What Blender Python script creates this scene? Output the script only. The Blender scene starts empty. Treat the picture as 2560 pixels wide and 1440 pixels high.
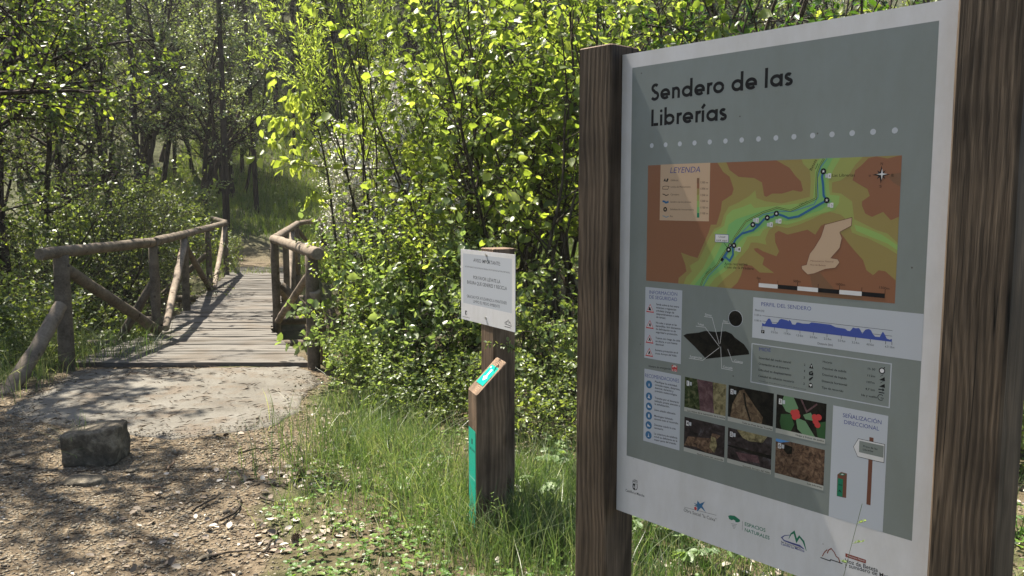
import bpy, math, random
import numpy as np
from mathutils import Vector, Matrix
from mathutils.geometry import tessellate_polygon
R = math.radians
scene = bpy.context.scene
col = scene.collection

# ---------------------------------------------------------------- camera
CAM_H, PITCH, FPX = 1.5, R(6.025), 2080.0
cam_d = bpy.data.cameras.new('camera'); cam = bpy.data.objects.new('camera', cam_d)
col.objects.link(cam); scene.camera = cam
cam_d.sensor_width = 36.0; cam_d.lens = 36.0 * FPX / 2560
cam_d.clip_start = 0.05; cam_d.clip_end = 500
cam.location = (0, 0, CAM_H); cam.rotation_euler = (R(90) - PITCH, 0, 0)

# ---------------------------------------------------------------- light
SUN_EL, SUN_AZ = R(61), R(-44.7)            # azimuth measured from +Y (forward), negative = to the left
EXPOSURE = 1.66
world = bpy.data.worlds.new('World'); scene.world = world; world.use_nodes = True
wn = world.node_tree; bg = wn.nodes['Background']
sky = wn.nodes.new('ShaderNodeTexSky'); sky.sky_type = 'NISHITA'; sky.sun_disc = False
sky.sun_elevation = SUN_EL; sky.sun_rotation = SUN_AZ; sky.altitude = 1100; sky.dust_density = 3.5; sky.ozone_density = 0.6
wn.links.new(sky.outputs[0], bg.inputs[0]); bg.inputs[1].default_value = 0.085
sd = bpy.data.lights.new('sun', 'SUN'); sd.energy = 5.0; sd.angle = R(0.5); sd.color = (1.0, 0.93, 0.80)
sun = bpy.data.objects.new('sun', sd); col.objects.link(sun)
sdir = Vector((math.cos(SUN_EL) * math.sin(SUN_AZ), math.cos(SUN_EL) * math.cos(SUN_AZ), math.sin(SUN_EL)))
sun.rotation_euler = sdir.to_track_quat('Z', 'Y').to_euler(); sun.location = (0, 0, 30)
vs = scene.view_settings; vs.view_transform = 'Standard'; vs.look = 'None'; vs.exposure = EXPOSURE; vs.gamma = 1.0
vs.use_curve_mapping = False
cy = scene.cycles
cy.max_bounces = 7; cy.diffuse_bounces = 4; cy.glossy_bounces = 2; cy.transmission_bounces = 5
cy.transparent_max_bounces = 8; cy.volume_bounces = 0; cy.use_denoising = True
cy.sample_clamp_indirect = 6.0; cy.caustics_reflective = False; cy.caustics_refractive = False

# ---------------------------------------------------------------- helpers
def tag(o, label=None, cat=None, group=None, kind=None):
    if label: o['label'] = label
    if cat: o['category'] = cat
    if group: o['group'] = group
    if kind: o['kind'] = kind
    return o
def empty(name, loc, label, cat, rz=0.0, group=None):
    o = bpy.data.objects.new(name, None); o.empty_display_size = 0.1; col.objects.link(o)
    o.location = loc; o.rotation_euler = (0, 0, rz)
    return tag(o, label, cat, group)
def copy_tree(o, parent=None):
    c = o.copy(); col.objects.link(c); c.parent = parent
    for ch in [x for x in o.children]: copy_tree(ch, c)
    return c
def G(px, py, z=0.0):
    """where the line of sight through a pixel of the 2560 x 1440 photograph meets the level z"""
    x = (px - 1280) / FPX; u = (720 - py) / FPX
    dy = math.cos(PITCH) + u * math.sin(PITCH); dz = -math.sin(PITCH) + u * math.cos(PITCH)
    t = (z - CAM_H) / dz
    return Vector((x * t, dy * t, z))
class MB:
    """collects quads and triangles; build() links them as one mesh object"""
    def __init__(s): s.v = []; s.f = []; s.m = []; s.t = []
    def add(s, vs_, fs, mi=0, tint=0.5):
        b = len(s.v); s.v += [tuple(v) for v in vs_]; s.t += [tint] * len(vs_)
        for f in fs: s.f.append(tuple(b + i for i in f)); s.m.append(mi)
    def build(s, name, mats, parent=None, smooth=False, loc=None):
        me = bpy.data.meshes.new(name); me.from_pydata(s.v, [], s.f)
        if not isinstance(mats, (list, tuple)): mats = [mats]
        for m in mats: me.materials.append(m)
        if len(mats) > 1: me.polygons.foreach_set('material_index', s.m)
        a = me.attributes.new('tint', 'FLOAT', 'POINT'); a.data.foreach_set('value', np.array(s.t, dtype=np.float32))
        if smooth: me.polygons.foreach_set('use_smooth', [True] * len(s.f))
        me.update()
        o = bpy.data.objects.new(name, me); col.objects.link(o); o.parent = parent
        if loc is not None: o.location = loc
        return o
    def box(s, c, sx, sy, sz, rz=0.0, mi=0, tint=0.5):
        ca, sa = math.cos(rz), math.sin(rz); vs_ = []
        for z in (-sz / 2, sz / 2):
            for x, y in ((-sx / 2, -sy / 2), (sx / 2, -sy / 2), (sx / 2, sy / 2), (-sx / 2, sy / 2)):
                vs_.append((c[0] + x * ca - y * sa, c[1] + x * sa + y * ca, c[2] + z))
        s.add(vs_, [(3, 2, 1, 0), (4, 5, 6, 7), (0, 1, 5, 4), (1, 2, 6, 5), (2, 3, 7, 6), (3, 0, 4, 7)], mi, tint)
    def tube(s, pts, rad, k=6, cap=True, mi=0, tint=0.5, wob=0.0, rng=None):
        pts = [Vector(p) for p in pts]; n = len(pts); rings = []
        ref = Vector((0.31, 0.17, 0.93)).normalized()
        for i, p in enumerate(pts):
            d = (pts[min(i + 1, n - 1)] - pts[max(i - 1, 0)])
            d = d.normalized() if d.length > 1e-9 else Vector((0, 0, 1))
            if abs(d.dot(ref)) > 0.93: rf = Vector((1, 0, 0))
            else: rf = ref
            a = d.cross(rf).normalized(); b = d.cross(a)
            r = rad[i] if hasattr(rad, '__len__') else rad
            ring = []
            for j in range(k):
                t = 2 * math.pi * j / k; rr = r
                if wob and rng: rr = r * (1 + rng.uniform(-wob, wob))
                ring.append(p + a * math.cos(t) * rr + b * math.sin(t) * rr)
            rings += ring
        fs = [(i * k + j, i * k + (j + 1) % k, (i + 1) * k + (j + 1) % k, (i + 1) * k + j) for i in range(n - 1) for j in range(k)]
        if cap: fs += [tuple(range(k))[::-1], tuple(range((n - 1) * k, n * k))]
        s.add(rings, fs, mi, tint)

# ---------------------------------------------------------------- materials
def newmat(name):
    m = bpy.data.materials.new(name); m.use_nodes = True; nt = m.node_tree
    return m, nt, nt.nodes['Principled BSDF']
def N(nt, t, **kw):
    n = nt.nodes.new(t)
    for k, v in kw.items():
        if k.startswith('i_'): n.inputs[int(k[2:]) if k[2:].isdigit() else k[2:]].default_value = v
        else: setattr(n, k, v)
    return n
def ramp(nt, src, stops):
    r = nt.nodes.new('ShaderNodeValToRGB'); cr = r.color_ramp
    while len(cr.elements) < len(stops): cr.elements.new(0.5)
    for e, (p, c) in zip(cr.elements, stops): e.position = p; e.color = (*c, 1) if len(c) == 3 else c
    nt.links.new(src, r.inputs[0]); return r
def flat(name, c, rough=0.5, spec=0.4):
    m, nt, b = newmat(name); b.inputs['Base Color'].default_value = (*c, 1); b.inputs['Roughness'].default_value = rough
    b.inputs['Specular IOR Level'].default_value = spec; return m
def texco(nt, scale=(1, 1, 1), out='Object'):
    tc = nt.nodes.new('ShaderNodeTexCoord'); mp = nt.nodes.new('ShaderNodeMapping'); mp.inputs['Scale'].default_value = scale
    nt.links.new(tc.outputs[out], mp.inputs[0]); return mp.outputs[0]
def noise(nt, vec, scale, detail=4, rough=0.55, dist=0.0):
    n = N(nt, 'ShaderNodeTexNoise'); n.inputs['Scale'].default_value = scale; n.inputs['Detail'].default_value = detail
    n.inputs['Roughness'].default_value = rough; n.inputs['Distortion'].default_value = dist
    if vec is not None: nt.links.new(vec, n.inputs['Vector'])
    return n.outputs[0]
def mix(nt, fac, a, b, mode='MIX'):
    n = nt.nodes.new('ShaderNodeMix'); n.data_type = 'RGBA'; n.blend_type = mode
    for s, v in ((n.inputs[0], fac), (n.inputs[6], a), (n.inputs[7], b)):
        if hasattr(v, 'is_output') or isinstance(v, bpy.types.NodeSocket): nt.links.new(v, s)
        elif isinstance(v, (int, float)): s.default_value = v
        else: s.default_value = (*v, 1)
    return n.outputs[2]
def math_(nt, op, a, b=0.0, clamp=False):
    n = nt.nodes.new('ShaderNodeMath'); n.operation = op; n.use_clamp = clamp
    for s, v in ((n.inputs[0], a), (n.inputs[1], b)):
        if isinstance(v, bpy.types.NodeSocket): nt.links.new(v, s)
        else: s.default_value = v
    return n.outputs[0]
def bump(nt, b, h, strength=0.4, dist=0.01):
    n = nt.nodes.new('ShaderNodeBump'); n.inputs['Strength'].default_value = strength; n.inputs['Distance'].default_value = dist
    nt.links.new(h, n.inputs['Height']); nt.links.new(n.outputs[0], b.inputs['Normal'])
def attr(nt, name='tint'):
    a = nt.nodes.new('ShaderNodeAttribute'); a.attribute_name = name; return a.outputs['Fac']

def sawn_wood(name, dark, mid, light, grain=1.0):
    """sawn pine: stretched flame grain with knots and dark drying cracks along local Z"""
    m, nt, b = newmat(name)
    v = texco(nt, (1, 1, 0.10)); v2 = texco(nt, (1, 1, 0.03)); v3 = texco(nt)
    v.node.inputs['Location'].default_value = (0.045, -0.02, 0); v.node.inputs['Rotation'].default_value = (0.02, 0.035, 0)
    w = N(nt, 'ShaderNodeTexWave', wave_type='RINGS', rings_direction='Z'); w.inputs['Scale'].default_value = 24 * grain
    w.inputs['Distortion'].default_value = 1.5; w.inputs['Detail'].default_value = 2; w.inputs['Detail Scale'].default_value = 1.6
    wn_ = N(nt, 'ShaderNodeTexNoise'); wn_.inputs['Scale'].default_value = 6; wn_.inputs['Detail'].default_value = 2; nt.links.new(texco(nt, (1, 1, .45)), wn_.inputs['Vector'])
    vm = N(nt, 'ShaderNodeVectorMath', operation='MULTIPLY_ADD'); nt.links.new(wn_.outputs['Color'], vm.inputs[0]); vm.inputs[1].default_value = (.055, .055, .02); nt.links.new(v, vm.inputs[2])
    nt.links.new(vm.outputs[0], w.inputs['Vector'])
    n1 = noise(nt, v2, 260, 3); n2 = noise(nt, v3, 4, 4)
    k = math_(nt, 'ADD', math_(nt, 'MULTIPLY', w.outputs['Fac'], 0.27), math_(nt, 'MULTIPLY', n1, 0.73))
    rc = ramp(nt, k, [(0.15, dark), (0.5, mid), (0.85, light)])
    st2 = math_(nt, 'ADD', math_(nt, 'MULTIPLY', n2, .5), math_(nt, 'MULTIPLY', noise(nt, texco(nt, (1, 1, .12)), 16, 4), .5)); stain = ramp(nt, st2, [(0.38, (0.42, 0.41, 0.41)), (0.5, (.85, .85, .85)), (0.62, (1.25, 1.22, 1.18))])
    c = mix(nt, 1.0, rc.outputs[0], stain.outputs[0], 'MULTIPLY')
    vc = texco(nt, (1, 1, 0.018)); nc = noise(nt, vc, 34, 1, 0.4)
    crack = ramp(nt, nc, [(0.482, (1, 1, 1)), (0.5, (0.04, 0.035, 0.03)), (0.518, (1, 1, 1))])
    msk = ramp(nt, noise(nt, texco(nt, (1, 1, 0.5)), 9, 2), [(0.5, (0, 0, 0)), (0.56, (1, 1, 1))])
    c2 = mix(nt, msk.outputs[0], c, mix(nt, 1.0, c, crack.outputs[0], 'MULTIPLY'))
    nt.links.new(c2, b.inputs['Base Color']); b.inputs['Roughness'].default_value = 0.75
    b.inputs['Specular IOR Level'].default_value = 0.25
    kv = N(nt, 'ShaderNodeTexVoronoi'); kv.inputs['Scale'].default_value = 3.1; nt.links.new(texco(nt, (1, 1, .8)), kv.inputs['Vector'])
    kr = ramp(nt, kv.outputs['Distance'], [(0.035, (0.2, 0.15, 0.12)), (0.075, (0.55, 0.5, 0.45)), (0.13, (1, 1, 1))])
    nt.links.new(mix(nt, 1.0, c2, kr.outputs[0], 'MULTIPLY'), b.inputs['Base Color'])
    bump(nt, b, k, 0.5, 0.004); return m
def log_wood(name, dark, light):
    """weathered round log: grey-brown streaks along the log (uses the tint attribute for light logs)"""
    m, nt, b = newmat(name)
    n1 = noise(nt, texco(nt), 7, 5, 0.65); n2 = noise(nt, texco(nt), 60, 3)
    k = math_(nt, 'ADD', math_(nt, 'MULTIPLY', n1, 0.7), math_(nt, 'MULTIPLY', n2, 0.3))
    c = ramp(nt, k, [(0.3, dark), (0.7, light)])
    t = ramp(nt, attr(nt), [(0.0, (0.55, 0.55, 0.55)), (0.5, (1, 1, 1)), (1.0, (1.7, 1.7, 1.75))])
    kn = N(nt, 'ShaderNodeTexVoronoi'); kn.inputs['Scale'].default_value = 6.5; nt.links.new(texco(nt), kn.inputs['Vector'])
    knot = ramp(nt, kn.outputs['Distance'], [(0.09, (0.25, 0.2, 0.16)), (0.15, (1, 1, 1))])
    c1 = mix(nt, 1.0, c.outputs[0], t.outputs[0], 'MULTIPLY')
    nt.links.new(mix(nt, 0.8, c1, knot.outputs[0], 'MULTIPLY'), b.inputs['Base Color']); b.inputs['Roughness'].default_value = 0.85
    b.inputs['Specular IOR Level'].default_value = 0.2
    bump(nt, b, k, 0.6, 0.01); return m
def leaf_mat(name, shade, mid, bright, trans=0.42, rough=0.45, spec=0.5, tboost=2.1, twist=(1.12, 1.05, 0.45)):
    m, nt, b = newmat(name)
    r = ramp(nt, attr(nt), [(0.0, shade), (0.5, mid), (1.0, bright)])
    v = noise(nt, None, 2.3, 1)
    br = ramp(nt, v, [(0.3, (0.7, 0.75, 0.75)), (0.7, (1.2, 1.15, 1.0))])
    c = mix(nt, 1.0, r.outputs[0], br.outputs[0], 'MULTIPLY')
    nt.links.new(c, b.inputs['Base Color']); b.inputs['Roughness'].default_value = rough
    b.inputs['Specular IOR Level'].default_value = spec
    tr = N(nt, 'ShaderNodeBsdfTranslucent')
    tc = mix(nt, 1.0, c, tuple(tboost * q for q in twist), 'MULTIPLY'); nt.links.new(tc, tr.inputs[0])
    mx = N(nt, 'ShaderNodeMixShader'); mx.inputs[0].default_value = trans
    nt.links.new(b.outputs[0], mx.inputs[1]); nt.links.new(tr.outputs[0], mx.inputs[2])
    nt.links.new(mx.outputs[0], nt.nodes['Material Output'].inputs[0]); return m
def bark_mat(name, dark, light, sc=14):
    m, nt, b = newmat(name)
    n1 = noise(nt, texco(nt, (1, 1, 0.25)), sc, 5, 0.7)
    r = ramp(nt, n1, [(0.35, dark), (0.7, light)]); nt.links.new(r.outputs[0], b.inputs['Base Color'])
    b.inputs['Roughness'].default_value = 0.95; b.inputs['Specular IOR Level'].default_value = 0.1
    bump(nt, b, n1, 0.8, 0.03); return m

M = {}
M['iron'] = flat('rusty_bolt', (0.035, 0.028, 0.024), 0.6)
M['post'] = sawn_wood('weathered_brown_post', (0.032, 0.023, 0.016), (0.085, 0.061, 0.043), (0.15, 0.112, 0.08))
M['bollard'] = sawn_wood('bollard_wood', (0.06, 0.04, 0.027), (0.14, 0.095, 0.064), (0.23, 0.165, 0.115), 0.8)
M['endgrain'] = sawn_wood('sawn_end_wood', (0.05, 0.03, 0.02), (0.2, 0.13, 0.085), (0.42, 0.3, 0.2), 2.0)
M['log'] = log_wood('peeled_log', (0.05, 0.04, 0.03), (0.23, 0.185, 0.14))
def printed(name, c, dirt=0.25):
    m, nt, b = newmat(name); n1 = noise(nt, texco(nt), 3.0, 5, .6); n2 = noise(nt, texco(nt, (1, 1, .35)), 22, 4, .7)
    f = math_(nt, 'ADD', math_(nt, 'MULTIPLY', n1, .6), math_(nt, 'MULTIPLY', n2, .4)); k = 1 - dirt
    r = ramp(nt, f, [(.35, (1, 1, 1)), (.62, (k, k * .985, k * .95))])
    vo = N(nt, 'ShaderNodeTexVoronoi'); vo.inputs['Scale'].default_value = 26; nt.links.new(texco(nt), vo.inputs['Vector'])
    sp = ramp(nt, vo.outputs['Distance'], [(.035, (.35, .3, .25)), (.06, (1, 1, 1))])
    pick = ramp(nt, vo.outputs['Color'], [(.78, (0, 0, 0)), (.8, (1, 1, 1))])
    c1 = mix(nt, 1, c, r.outputs[0], 'MULTIPLY'); c2 = mix(nt, pick.outputs[0], c1, mix(nt, 1, c1, sp.outputs[0], 'MULTIPLY'))
    nt.links.new(c2, b.inputs['Base Color']); nt.links.new(math_(nt, 'ADD', math_(nt, 'MULTIPLY', n2, .25), .26), b.inputs['Roughness'])
    bump(nt, b, noise(nt, texco(nt), 240, 2), .08, .001); return m
M['white'] = printed('white_panel', (0.66, 0.65, 0.68), .16)
M['grey'] = printed('grey_print', (0.195, 0.222, 0.222), .12)
M['grey_'] = flat('grey_print', (0.20, 0.228, 0.228), 0.38, 0.5)
M['lightgrey'] = flat('light_grey_print', (0.43, 0.45, 0.5), 0.4)
M['sand'] = flat('sand_print', (0.47, 0.33, 0.225), 0.4)
M['black'] = flat('black_print', (0.012, 0.012, 0.014), 0.6, 0.12)
M['ink'] = flat('soft_black_print', (0.03, 0.03, 0.032), 0.6, 0.12)
M['blue'] = flat('blue_print', (0.035, 0.065, 0.30), 0.4)
M['blueink'] = flat('blue_lettering', (0.045, 0.055, 0.22), 0.4)
M['icon'] = flat('icon_blue', (0.02, 0.12, 0.27), 0.4)
M['river'] = flat('river_blue_print', (0.08, 0.2, 0.27), 0.4)
M['route'] = flat('route_blue_print', (0.015, 0.1, 0.24), 0.4)
M['red'] = flat('red_print', (0.45, 0.035, 0.04), 0.4)
M['map0'] = flat('map_brown', (0.225, 0.092, 0.047), 0.4)
M['map0d'] = flat('map_dark_brown', (0.17, 0.085, 0.045), 0.4)
M['map1'] = flat('map_ochre', (0.26, 0.20, 0.065), 0.4)
M['map2'] = flat('map_olive', (0.27, 0.29, 0.08), 0.4)
M['map3'] = flat('map_lime', (0.24, 0.37, 0.10), 0.4)
M['map4'] = flat('map_green', (0.16, 0.37, 0.12), 0.4)
M['logogreen'] = flat('logo_green', (0.0, 0.15, 0.085), 0.4)
M['maroon'] = flat('maroon_print', (0.2, 0.03, 0.02), 0.4)
M['brownprint'] = flat('brown_print', (0.13, 0.045, 0.03), 0.4)
M['plate'] = flat('turquoise_plate', (0.0, 0.33, 0.25), 0.3, 0.5)
M['platewhite'] = flat('plate_white_print', (0.75, 0.78, 0.76), 0.35)
M['steel'] = flat('bolt_steel', (0.55, 0.55, 0.55), 0.35); M['steel'].node_tree.nodes['Principled BSDF'].inputs['Metallic'].default_value = 0.9
def photo_mat(name, sc, stops, dist=0.6, rough=0.7):
    m, nt, b = newmat(name); n1 = noise(nt, texco(nt), sc, 7, rough, dist)
    r = ramp(nt, n1, [(p, tuple(q * .62 for q in c)) for p, c in stops]); nt.links.new(r.outputs[0], b.inputs['Base Color']); b.inputs['Roughness'].default_value = 0.6; b.inputs['Specular IOR Level'].default_value = .15; return m
M['ph_green'] = photo_mat('photo_undergrowth', 60, [(0.35, (0.012, 0.016, 0.008)), (0.5, (0.05, 0.075, 0.025)), (0.65, (0.2, 0.19, 0.1))])
M['ph_bark'] = photo_mat('photo_bark', 45, [(0.3, (0.05, 0.025, 0.03)), (0.5, (0.16, 0.085, 0.095)), (0.7, (0.3, 0.19, 0.19))])
M['ph_dark'] = photo_mat('photo_shadow', 40, [(0.4, (0.006, 0.006, 0.006)), (0.7, (0.035, 0.03, 0.022))])
M['ph_stone'] = photo_mat('photo_stone', 60, [(0.3, (0.03, 0.02, 0.014)), (0.5, (0.2, 0.13, 0.08)), (0.7, (0.4, 0.3, 0.18))])
M['ph_rock'] = photo_mat('photo_reddish_rock', 80, [(0.35, (0.03, 0.02, 0.015)), (0.5, (0.17, 0.1, 0.065)), (0.7, (0.36, 0.24, 0.16))])
M['ph_water'] = photo_mat('photo_dark_water', 30, [(0.35, (0.008, 0.006, 0.008)), (0.55, (0.06, 0.045, 0.045)), (0.75, (0.18, 0.17, 0.2))])
M['ph_leaf'] = flat('photo_holly_leaf', (0.015, 0.07, 0.02)); M['ph_leaf2'] = flat('photo_holly_leaf_light', (0.11, 0.21, 0.11))
M['ph_strip'] = flat('caption_strip', (0.36, 0.36, 0.33)); M['ph_blue'] = flat('photo_sky', (0.08, 0.25, 0.55))
M['ph_yel'] = photo_mat('photo_lit_rock', 70, [(0.35, (0.1, 0.08, 0.04)), (0.6, (0.45, 0.38, 0.2))])
# ================================================================ terrain
RC = np.array([-4.25, 12.6]); RT = np.array([0.967, 0.253]); RN = np.array([-0.253, 0.967])
def sst(a, b, x):
    t = np.clip((x - a) / (b - a), 0, 1); return t * t * (3 - 2 * t)
def vnoise(x, y, s, seed=0):
    """smooth value noise on numpy arrays"""
    x = x / s; y = y / s; xi = np.floor(x); yi = np.floor(y); fx = x - xi; fy = y - yi
    def h(a, b): return np.modf(np.abs(np.sin(a * 127.1 + b * 311.7 + seed * 74.7) * 43758.5453))[0]
    ux = fx * fx * (3 - 2 * fx); uy = fy * fy * (3 - 2 * fy)
    return (h(xi, yi) * (1 - ux) + h(xi + 1, yi) * ux) * (1 - uy) + (h(xi, yi + 1) * (1 - ux) + h(xi + 1, yi + 1) * ux) * uy
def ground_h(x, y):
    x = np.asarray(x, float); y = np.asarray(y, float)
    q = (x - RC[0]) * RN[0] + (y - RC[1]) * RN[1]; t = (x - RC[0]) * RT[0] + (y - RC[1]) * RT[1]
    qq = q + 0.5 * (vnoise(x, y, 2.5, 1) - 0.5)
    near = np.where(t < 0, 4.6, 4.6 - 1.3 * sst(1.5, 5, t))
    ch = -1.45 * (1 - sst(2.0, near, np.abs(qq)))
    hill = 0.17 * np.maximum(0, q - 8) + 0.32 * np.maximum(0, q - 19) + 0.22 * np.maximum(0, q - 32)
    hill += 0.25 * np.maximum(0, -t - 14)
    hill *= sst(5, 9, q) * 0.5 + 0.5
    bumps = 0.10 * (vnoise(x, y, 3.1, 2) - 0.5) * sst(4.8, 8, q) + 0.5 * (vnoise(x, y, 7, 4) - 0.5) * sst(12, 20, q)
    fine = 0.022 * (vnoise(x, y, 0.35, 3) - 0.5) + 0.012 * (vnoise(x, y, 0.11, 5) - 0.5)
    return ch + hill + bumps + fine
def gh(x, y): return float(ground_h(x, y))
path_px = [(-400, 1440 + 900), (760, 1440 + 500), (730, 1440), (640, 1290), (690, 1200), (760, 1110), (800, 1010), (790, 920), (180, 915), (60, 985), (-200, 1060), (-900, 1100)]
path_poly = np.array([G(a, b)[:2] for a, b in path_px])
def inside(poly, x, y):
    r = np.zeros(x.shape, bool); n = len(poly)
    for i in range(n):
        x1, y1 = poly[i]; x2, y2 = poly[(i + 1) % n]
        c = ((y1 > y) != (y2 > y)) & (x < (x2 - x1) * (y - y1) / ((y2 - y1) + 1e-12) + x1); r ^= c
    return r
def path_mask(x, y):
    x = np.asarray(x, float); y = np.asarray(y, float); acc = np.zeros(x.shape)
    for dx, dy in ((0, 0), (.12, 0), (-.12, 0), (0, .12), (0, -.12), (.22, .1), (-.2, .15), (.1, -.2), (-.1, -.22)):
        nx = x + dx + 0.35 * (vnoise(x, y, 0.5, 8) - 0.5); ny = y + dy + 0.35 * (vnoise(x, y, 0.5, 9) - 0.5)
        acc += inside(path_poly, nx, ny)
    far = np.zeros(x.shape)
    q = (x - RC[0]) * RN[0] + (y - RC[1]) * RN[1]; t = (x - RC[0]) * RT[0] + (y - RC[1]) * RT[1]
    far = (1 - sst(0.45, 0.9, np.abs(t - 0.35 + 0.02 * (q - 5) ** 2 + 0.3 * (vnoise(x, y, .8, 12) - .5)))) * sst(4.4, 4.9, q) * (1 - sst(9, 13, q))
    return np.maximum(acc / 9.0, far)
def axis_(lo, a, b, hi, fine, grow):
    mid = list(np.arange(a, b, fine)); left = []; s = fine; x = a
    while x > lo: s *= grow; x -= s; left.append(x)
    right = []; s = fine; x = mid[-1]
    while x < hi: s *= grow; x += s; right.append(x)
    return np.array(left[::-1] + mid + right)
gx_ = axis_(-110, -5.5, 3.2, 110, 0.05, 1.07); gy_ = axis_(-40, 1.8, 8.6, 130, 0.05, 1.045)
X_, Y_ = np.meshgrid(gx_, gy_); Z_ = ground_h(X_, Y_)
nx_, ny_ = len(gx_), len(gy_)
idx = np.arange(nx_ * ny_).reshape(ny_, nx_)
faces = np.stack([idx[:-1, :-1], idx[:-1, 1:], idx[1:, 1:], idx[1:, :-1]], -1).reshape(-1, 4)
def np_mesh(name, V, F, mats, attrs=None, parent=None, smooth=False, mi=None):
    me = bpy.data.meshes.new(name); k = F.shape[1]
    me.vertices.add(len(V)); me.vertices.foreach_set('co', np.ascontiguousarray(V, dtype=np.float32).ravel())
    me.loops.add(F.size); me.loops.foreach_set('vertex_index', np.ascontiguousarray(F, dtype=np.int32).ravel())
    me.polygons.add(len(F)); me.polygons.foreach_set('loop_start', np.arange(0, F.size, k, dtype=np.int32))
    for m in (mats if isinstance(mats, (list, tuple)) else [mats]): me.materials.append(m)
    if mi is not None: me.polygons.foreach_set('material_index', mi.astype(np.int32))
    for nme, a in (attrs or {}).items():
        at = me.attributes.new(nme, 'FLOAT', 'POINT'); at.data.foreach_set('value', np.ascontiguousarray(a, dtype=np.float32))
    me.update(calc_edges=True)
    if smooth: me.polygons.foreach_set('use_smooth', np.ones(len(F), bool))
    o = bpy.data.objects.new(name, me); col.objects.link(o); o.parent = parent
    return o
def ground_material():
    m, nt, b = newmat('forest_ground')
    geo = N(nt, 'ShaderNodeNewGeometry'); P = geo.outputs['Position']
    vo = N(nt, 'ShaderNodeTexVoronoi'); vo.inputs['Scale'].default_value = 42; nt.links.new(P, vo.inputs['Vector'])
    vo2 = N(nt, 'ShaderNodeTexVoronoi'); vo2.inputs['Scale'].default_value = 90; nt.links.new(P, vo2.inputs['Vector'])
    nL = noise(nt, P, 0.9, 4); nM = noise(nt, P, 7, 5, 0.65); nF = noise(nt, P, 70, 4, 0.7)
    peb = ramp(nt, vo.outputs['Color'], [(0.1, (0.10, 0.078, 0.052)), (0.5, (0.185, 0.148, 0.10)), (0.9, (0.29, 0.24, 0.172))])
    edge = ramp(nt, vo.outputs['Distance'], [(0.25, (1, 1, 1)), (0.6, (0.42, 0.38, 0.34))])
    g1 = mix(nt, 1.0, peb.outputs[0], edge.outputs[0], 'MULTIPLY')
    dirt = ramp(nt, nF, [(0.3, (0.075, 0.055, 0.036)), (0.7, (0.21, 0.165, 0.112))])
    grav = mix(nt, ramp(nt, nM, [(0.42, (0, 0, 0)), (0.6, (1, 1, 1))]).outputs[0], g1, dirt.outputs[0])
    soil = ramp(nt, nM, [(0.3, (0.045, 0.033, 0.02)), (0.5, (0.095, 0.075, 0.045)), (0.7, (0.165, 0.135, 0.09))])
    green = ramp(nt, nF, [(0.3, (0.02, 0.035, 0.01)), (0.7, (0.07, 0.10, 0.03))])
    base = mix(nt, ramp(nt, nL, [(0.42, (0, 0, 0)), (0.58, (1, 1, 1))]).outputs[0], soil.outputs[0], mix(nt, 0.45, green.outputs[0], soil.outputs[0]))
    pm = attr(nt, 'path')
    pmx = ramp(nt, math_(nt, 'ADD', pm, math_(nt, 'MULTIPLY', math_(nt, 'SUBTRACT', nM, 0.5), 0.9)), [(0.35, (0, 0, 0)), (0.65, (1, 1, 1))])
    c = mix(nt, pmx.outputs[0], base, grav)
    hl = attr(nt, 'hill'); c = mix(nt, hl, c, mix(nt, 0.35, ramp(nt, nM, [(.35, (.022, .035, .012)), (.65, (.06, .085, .03))]).outputs[0], soil.outputs[0]))
    nt.links.new(c, b.inputs['Base Color']); b.inputs['Roughness'].default_value = 0.95; b.inputs['Specular IOR Level'].default_value = 0.15
    h = math_(nt, 'ADD', math_(nt, 'MULTIPLY', vo.outputs['Distance'], -0.6), math_(nt, 'ADD', math_(nt, 'MULTIPLY', nF, 0.5), math_(nt, 'MULTIPLY', vo2.outputs['Distance'], -0.25)))
    bump(nt, b, h, 0.8, 0.02); return m
M['ground'] = ground_material()
ground = np_mesh('ground', np.stack([X_.ravel(), Y_.ravel(), Z_.ravel()], 1), faces, M['ground'], {'path': path_mask(X_, Y_).ravel(), 'hill': (sst(19, 24, Y_) * .9).ravel()}, smooth=True)
tag(ground, 'brown gravel path and soil rising to a wooded hillside', None, kind='structure')
# water
m, nt, b = newmat('stream_water'); geo = N(nt, 'ShaderNodeNewGeometry')
wc = ramp(nt, noise(nt, geo.outputs['Position'], 1.4, 4), [(0.35, (0.05, 0.048, 0.024)), (0.65, (0.16, 0.14, 0.07))])
nt.links.new(wc.outputs[0], b.inputs['Base Color']); b.inputs['Roughness'].default_value = 0.08; b.inputs['Specular IOR Level'].default_value = 0.5
bump(nt, b, noise(nt, geo.outputs['Position'], 6, 3), 0.25, 0.03); M['water'] = m
c0 = RC; w = MB(); pts = []
for t in (-70, 70):
    for q in (-4.6, 4.6): pts.append((c0[0] + RT[0] * t + RN[0] * q, c0[1] + RT[1] * t + RN[1] * q, -0.98))
w.add([pts[0], pts[2], pts[3], pts[1]], [(0, 1, 2, 3)])
tag(w.build('water', M['water']), 'murky green-brown stream below the footbridge', None, kind='structure')

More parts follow.
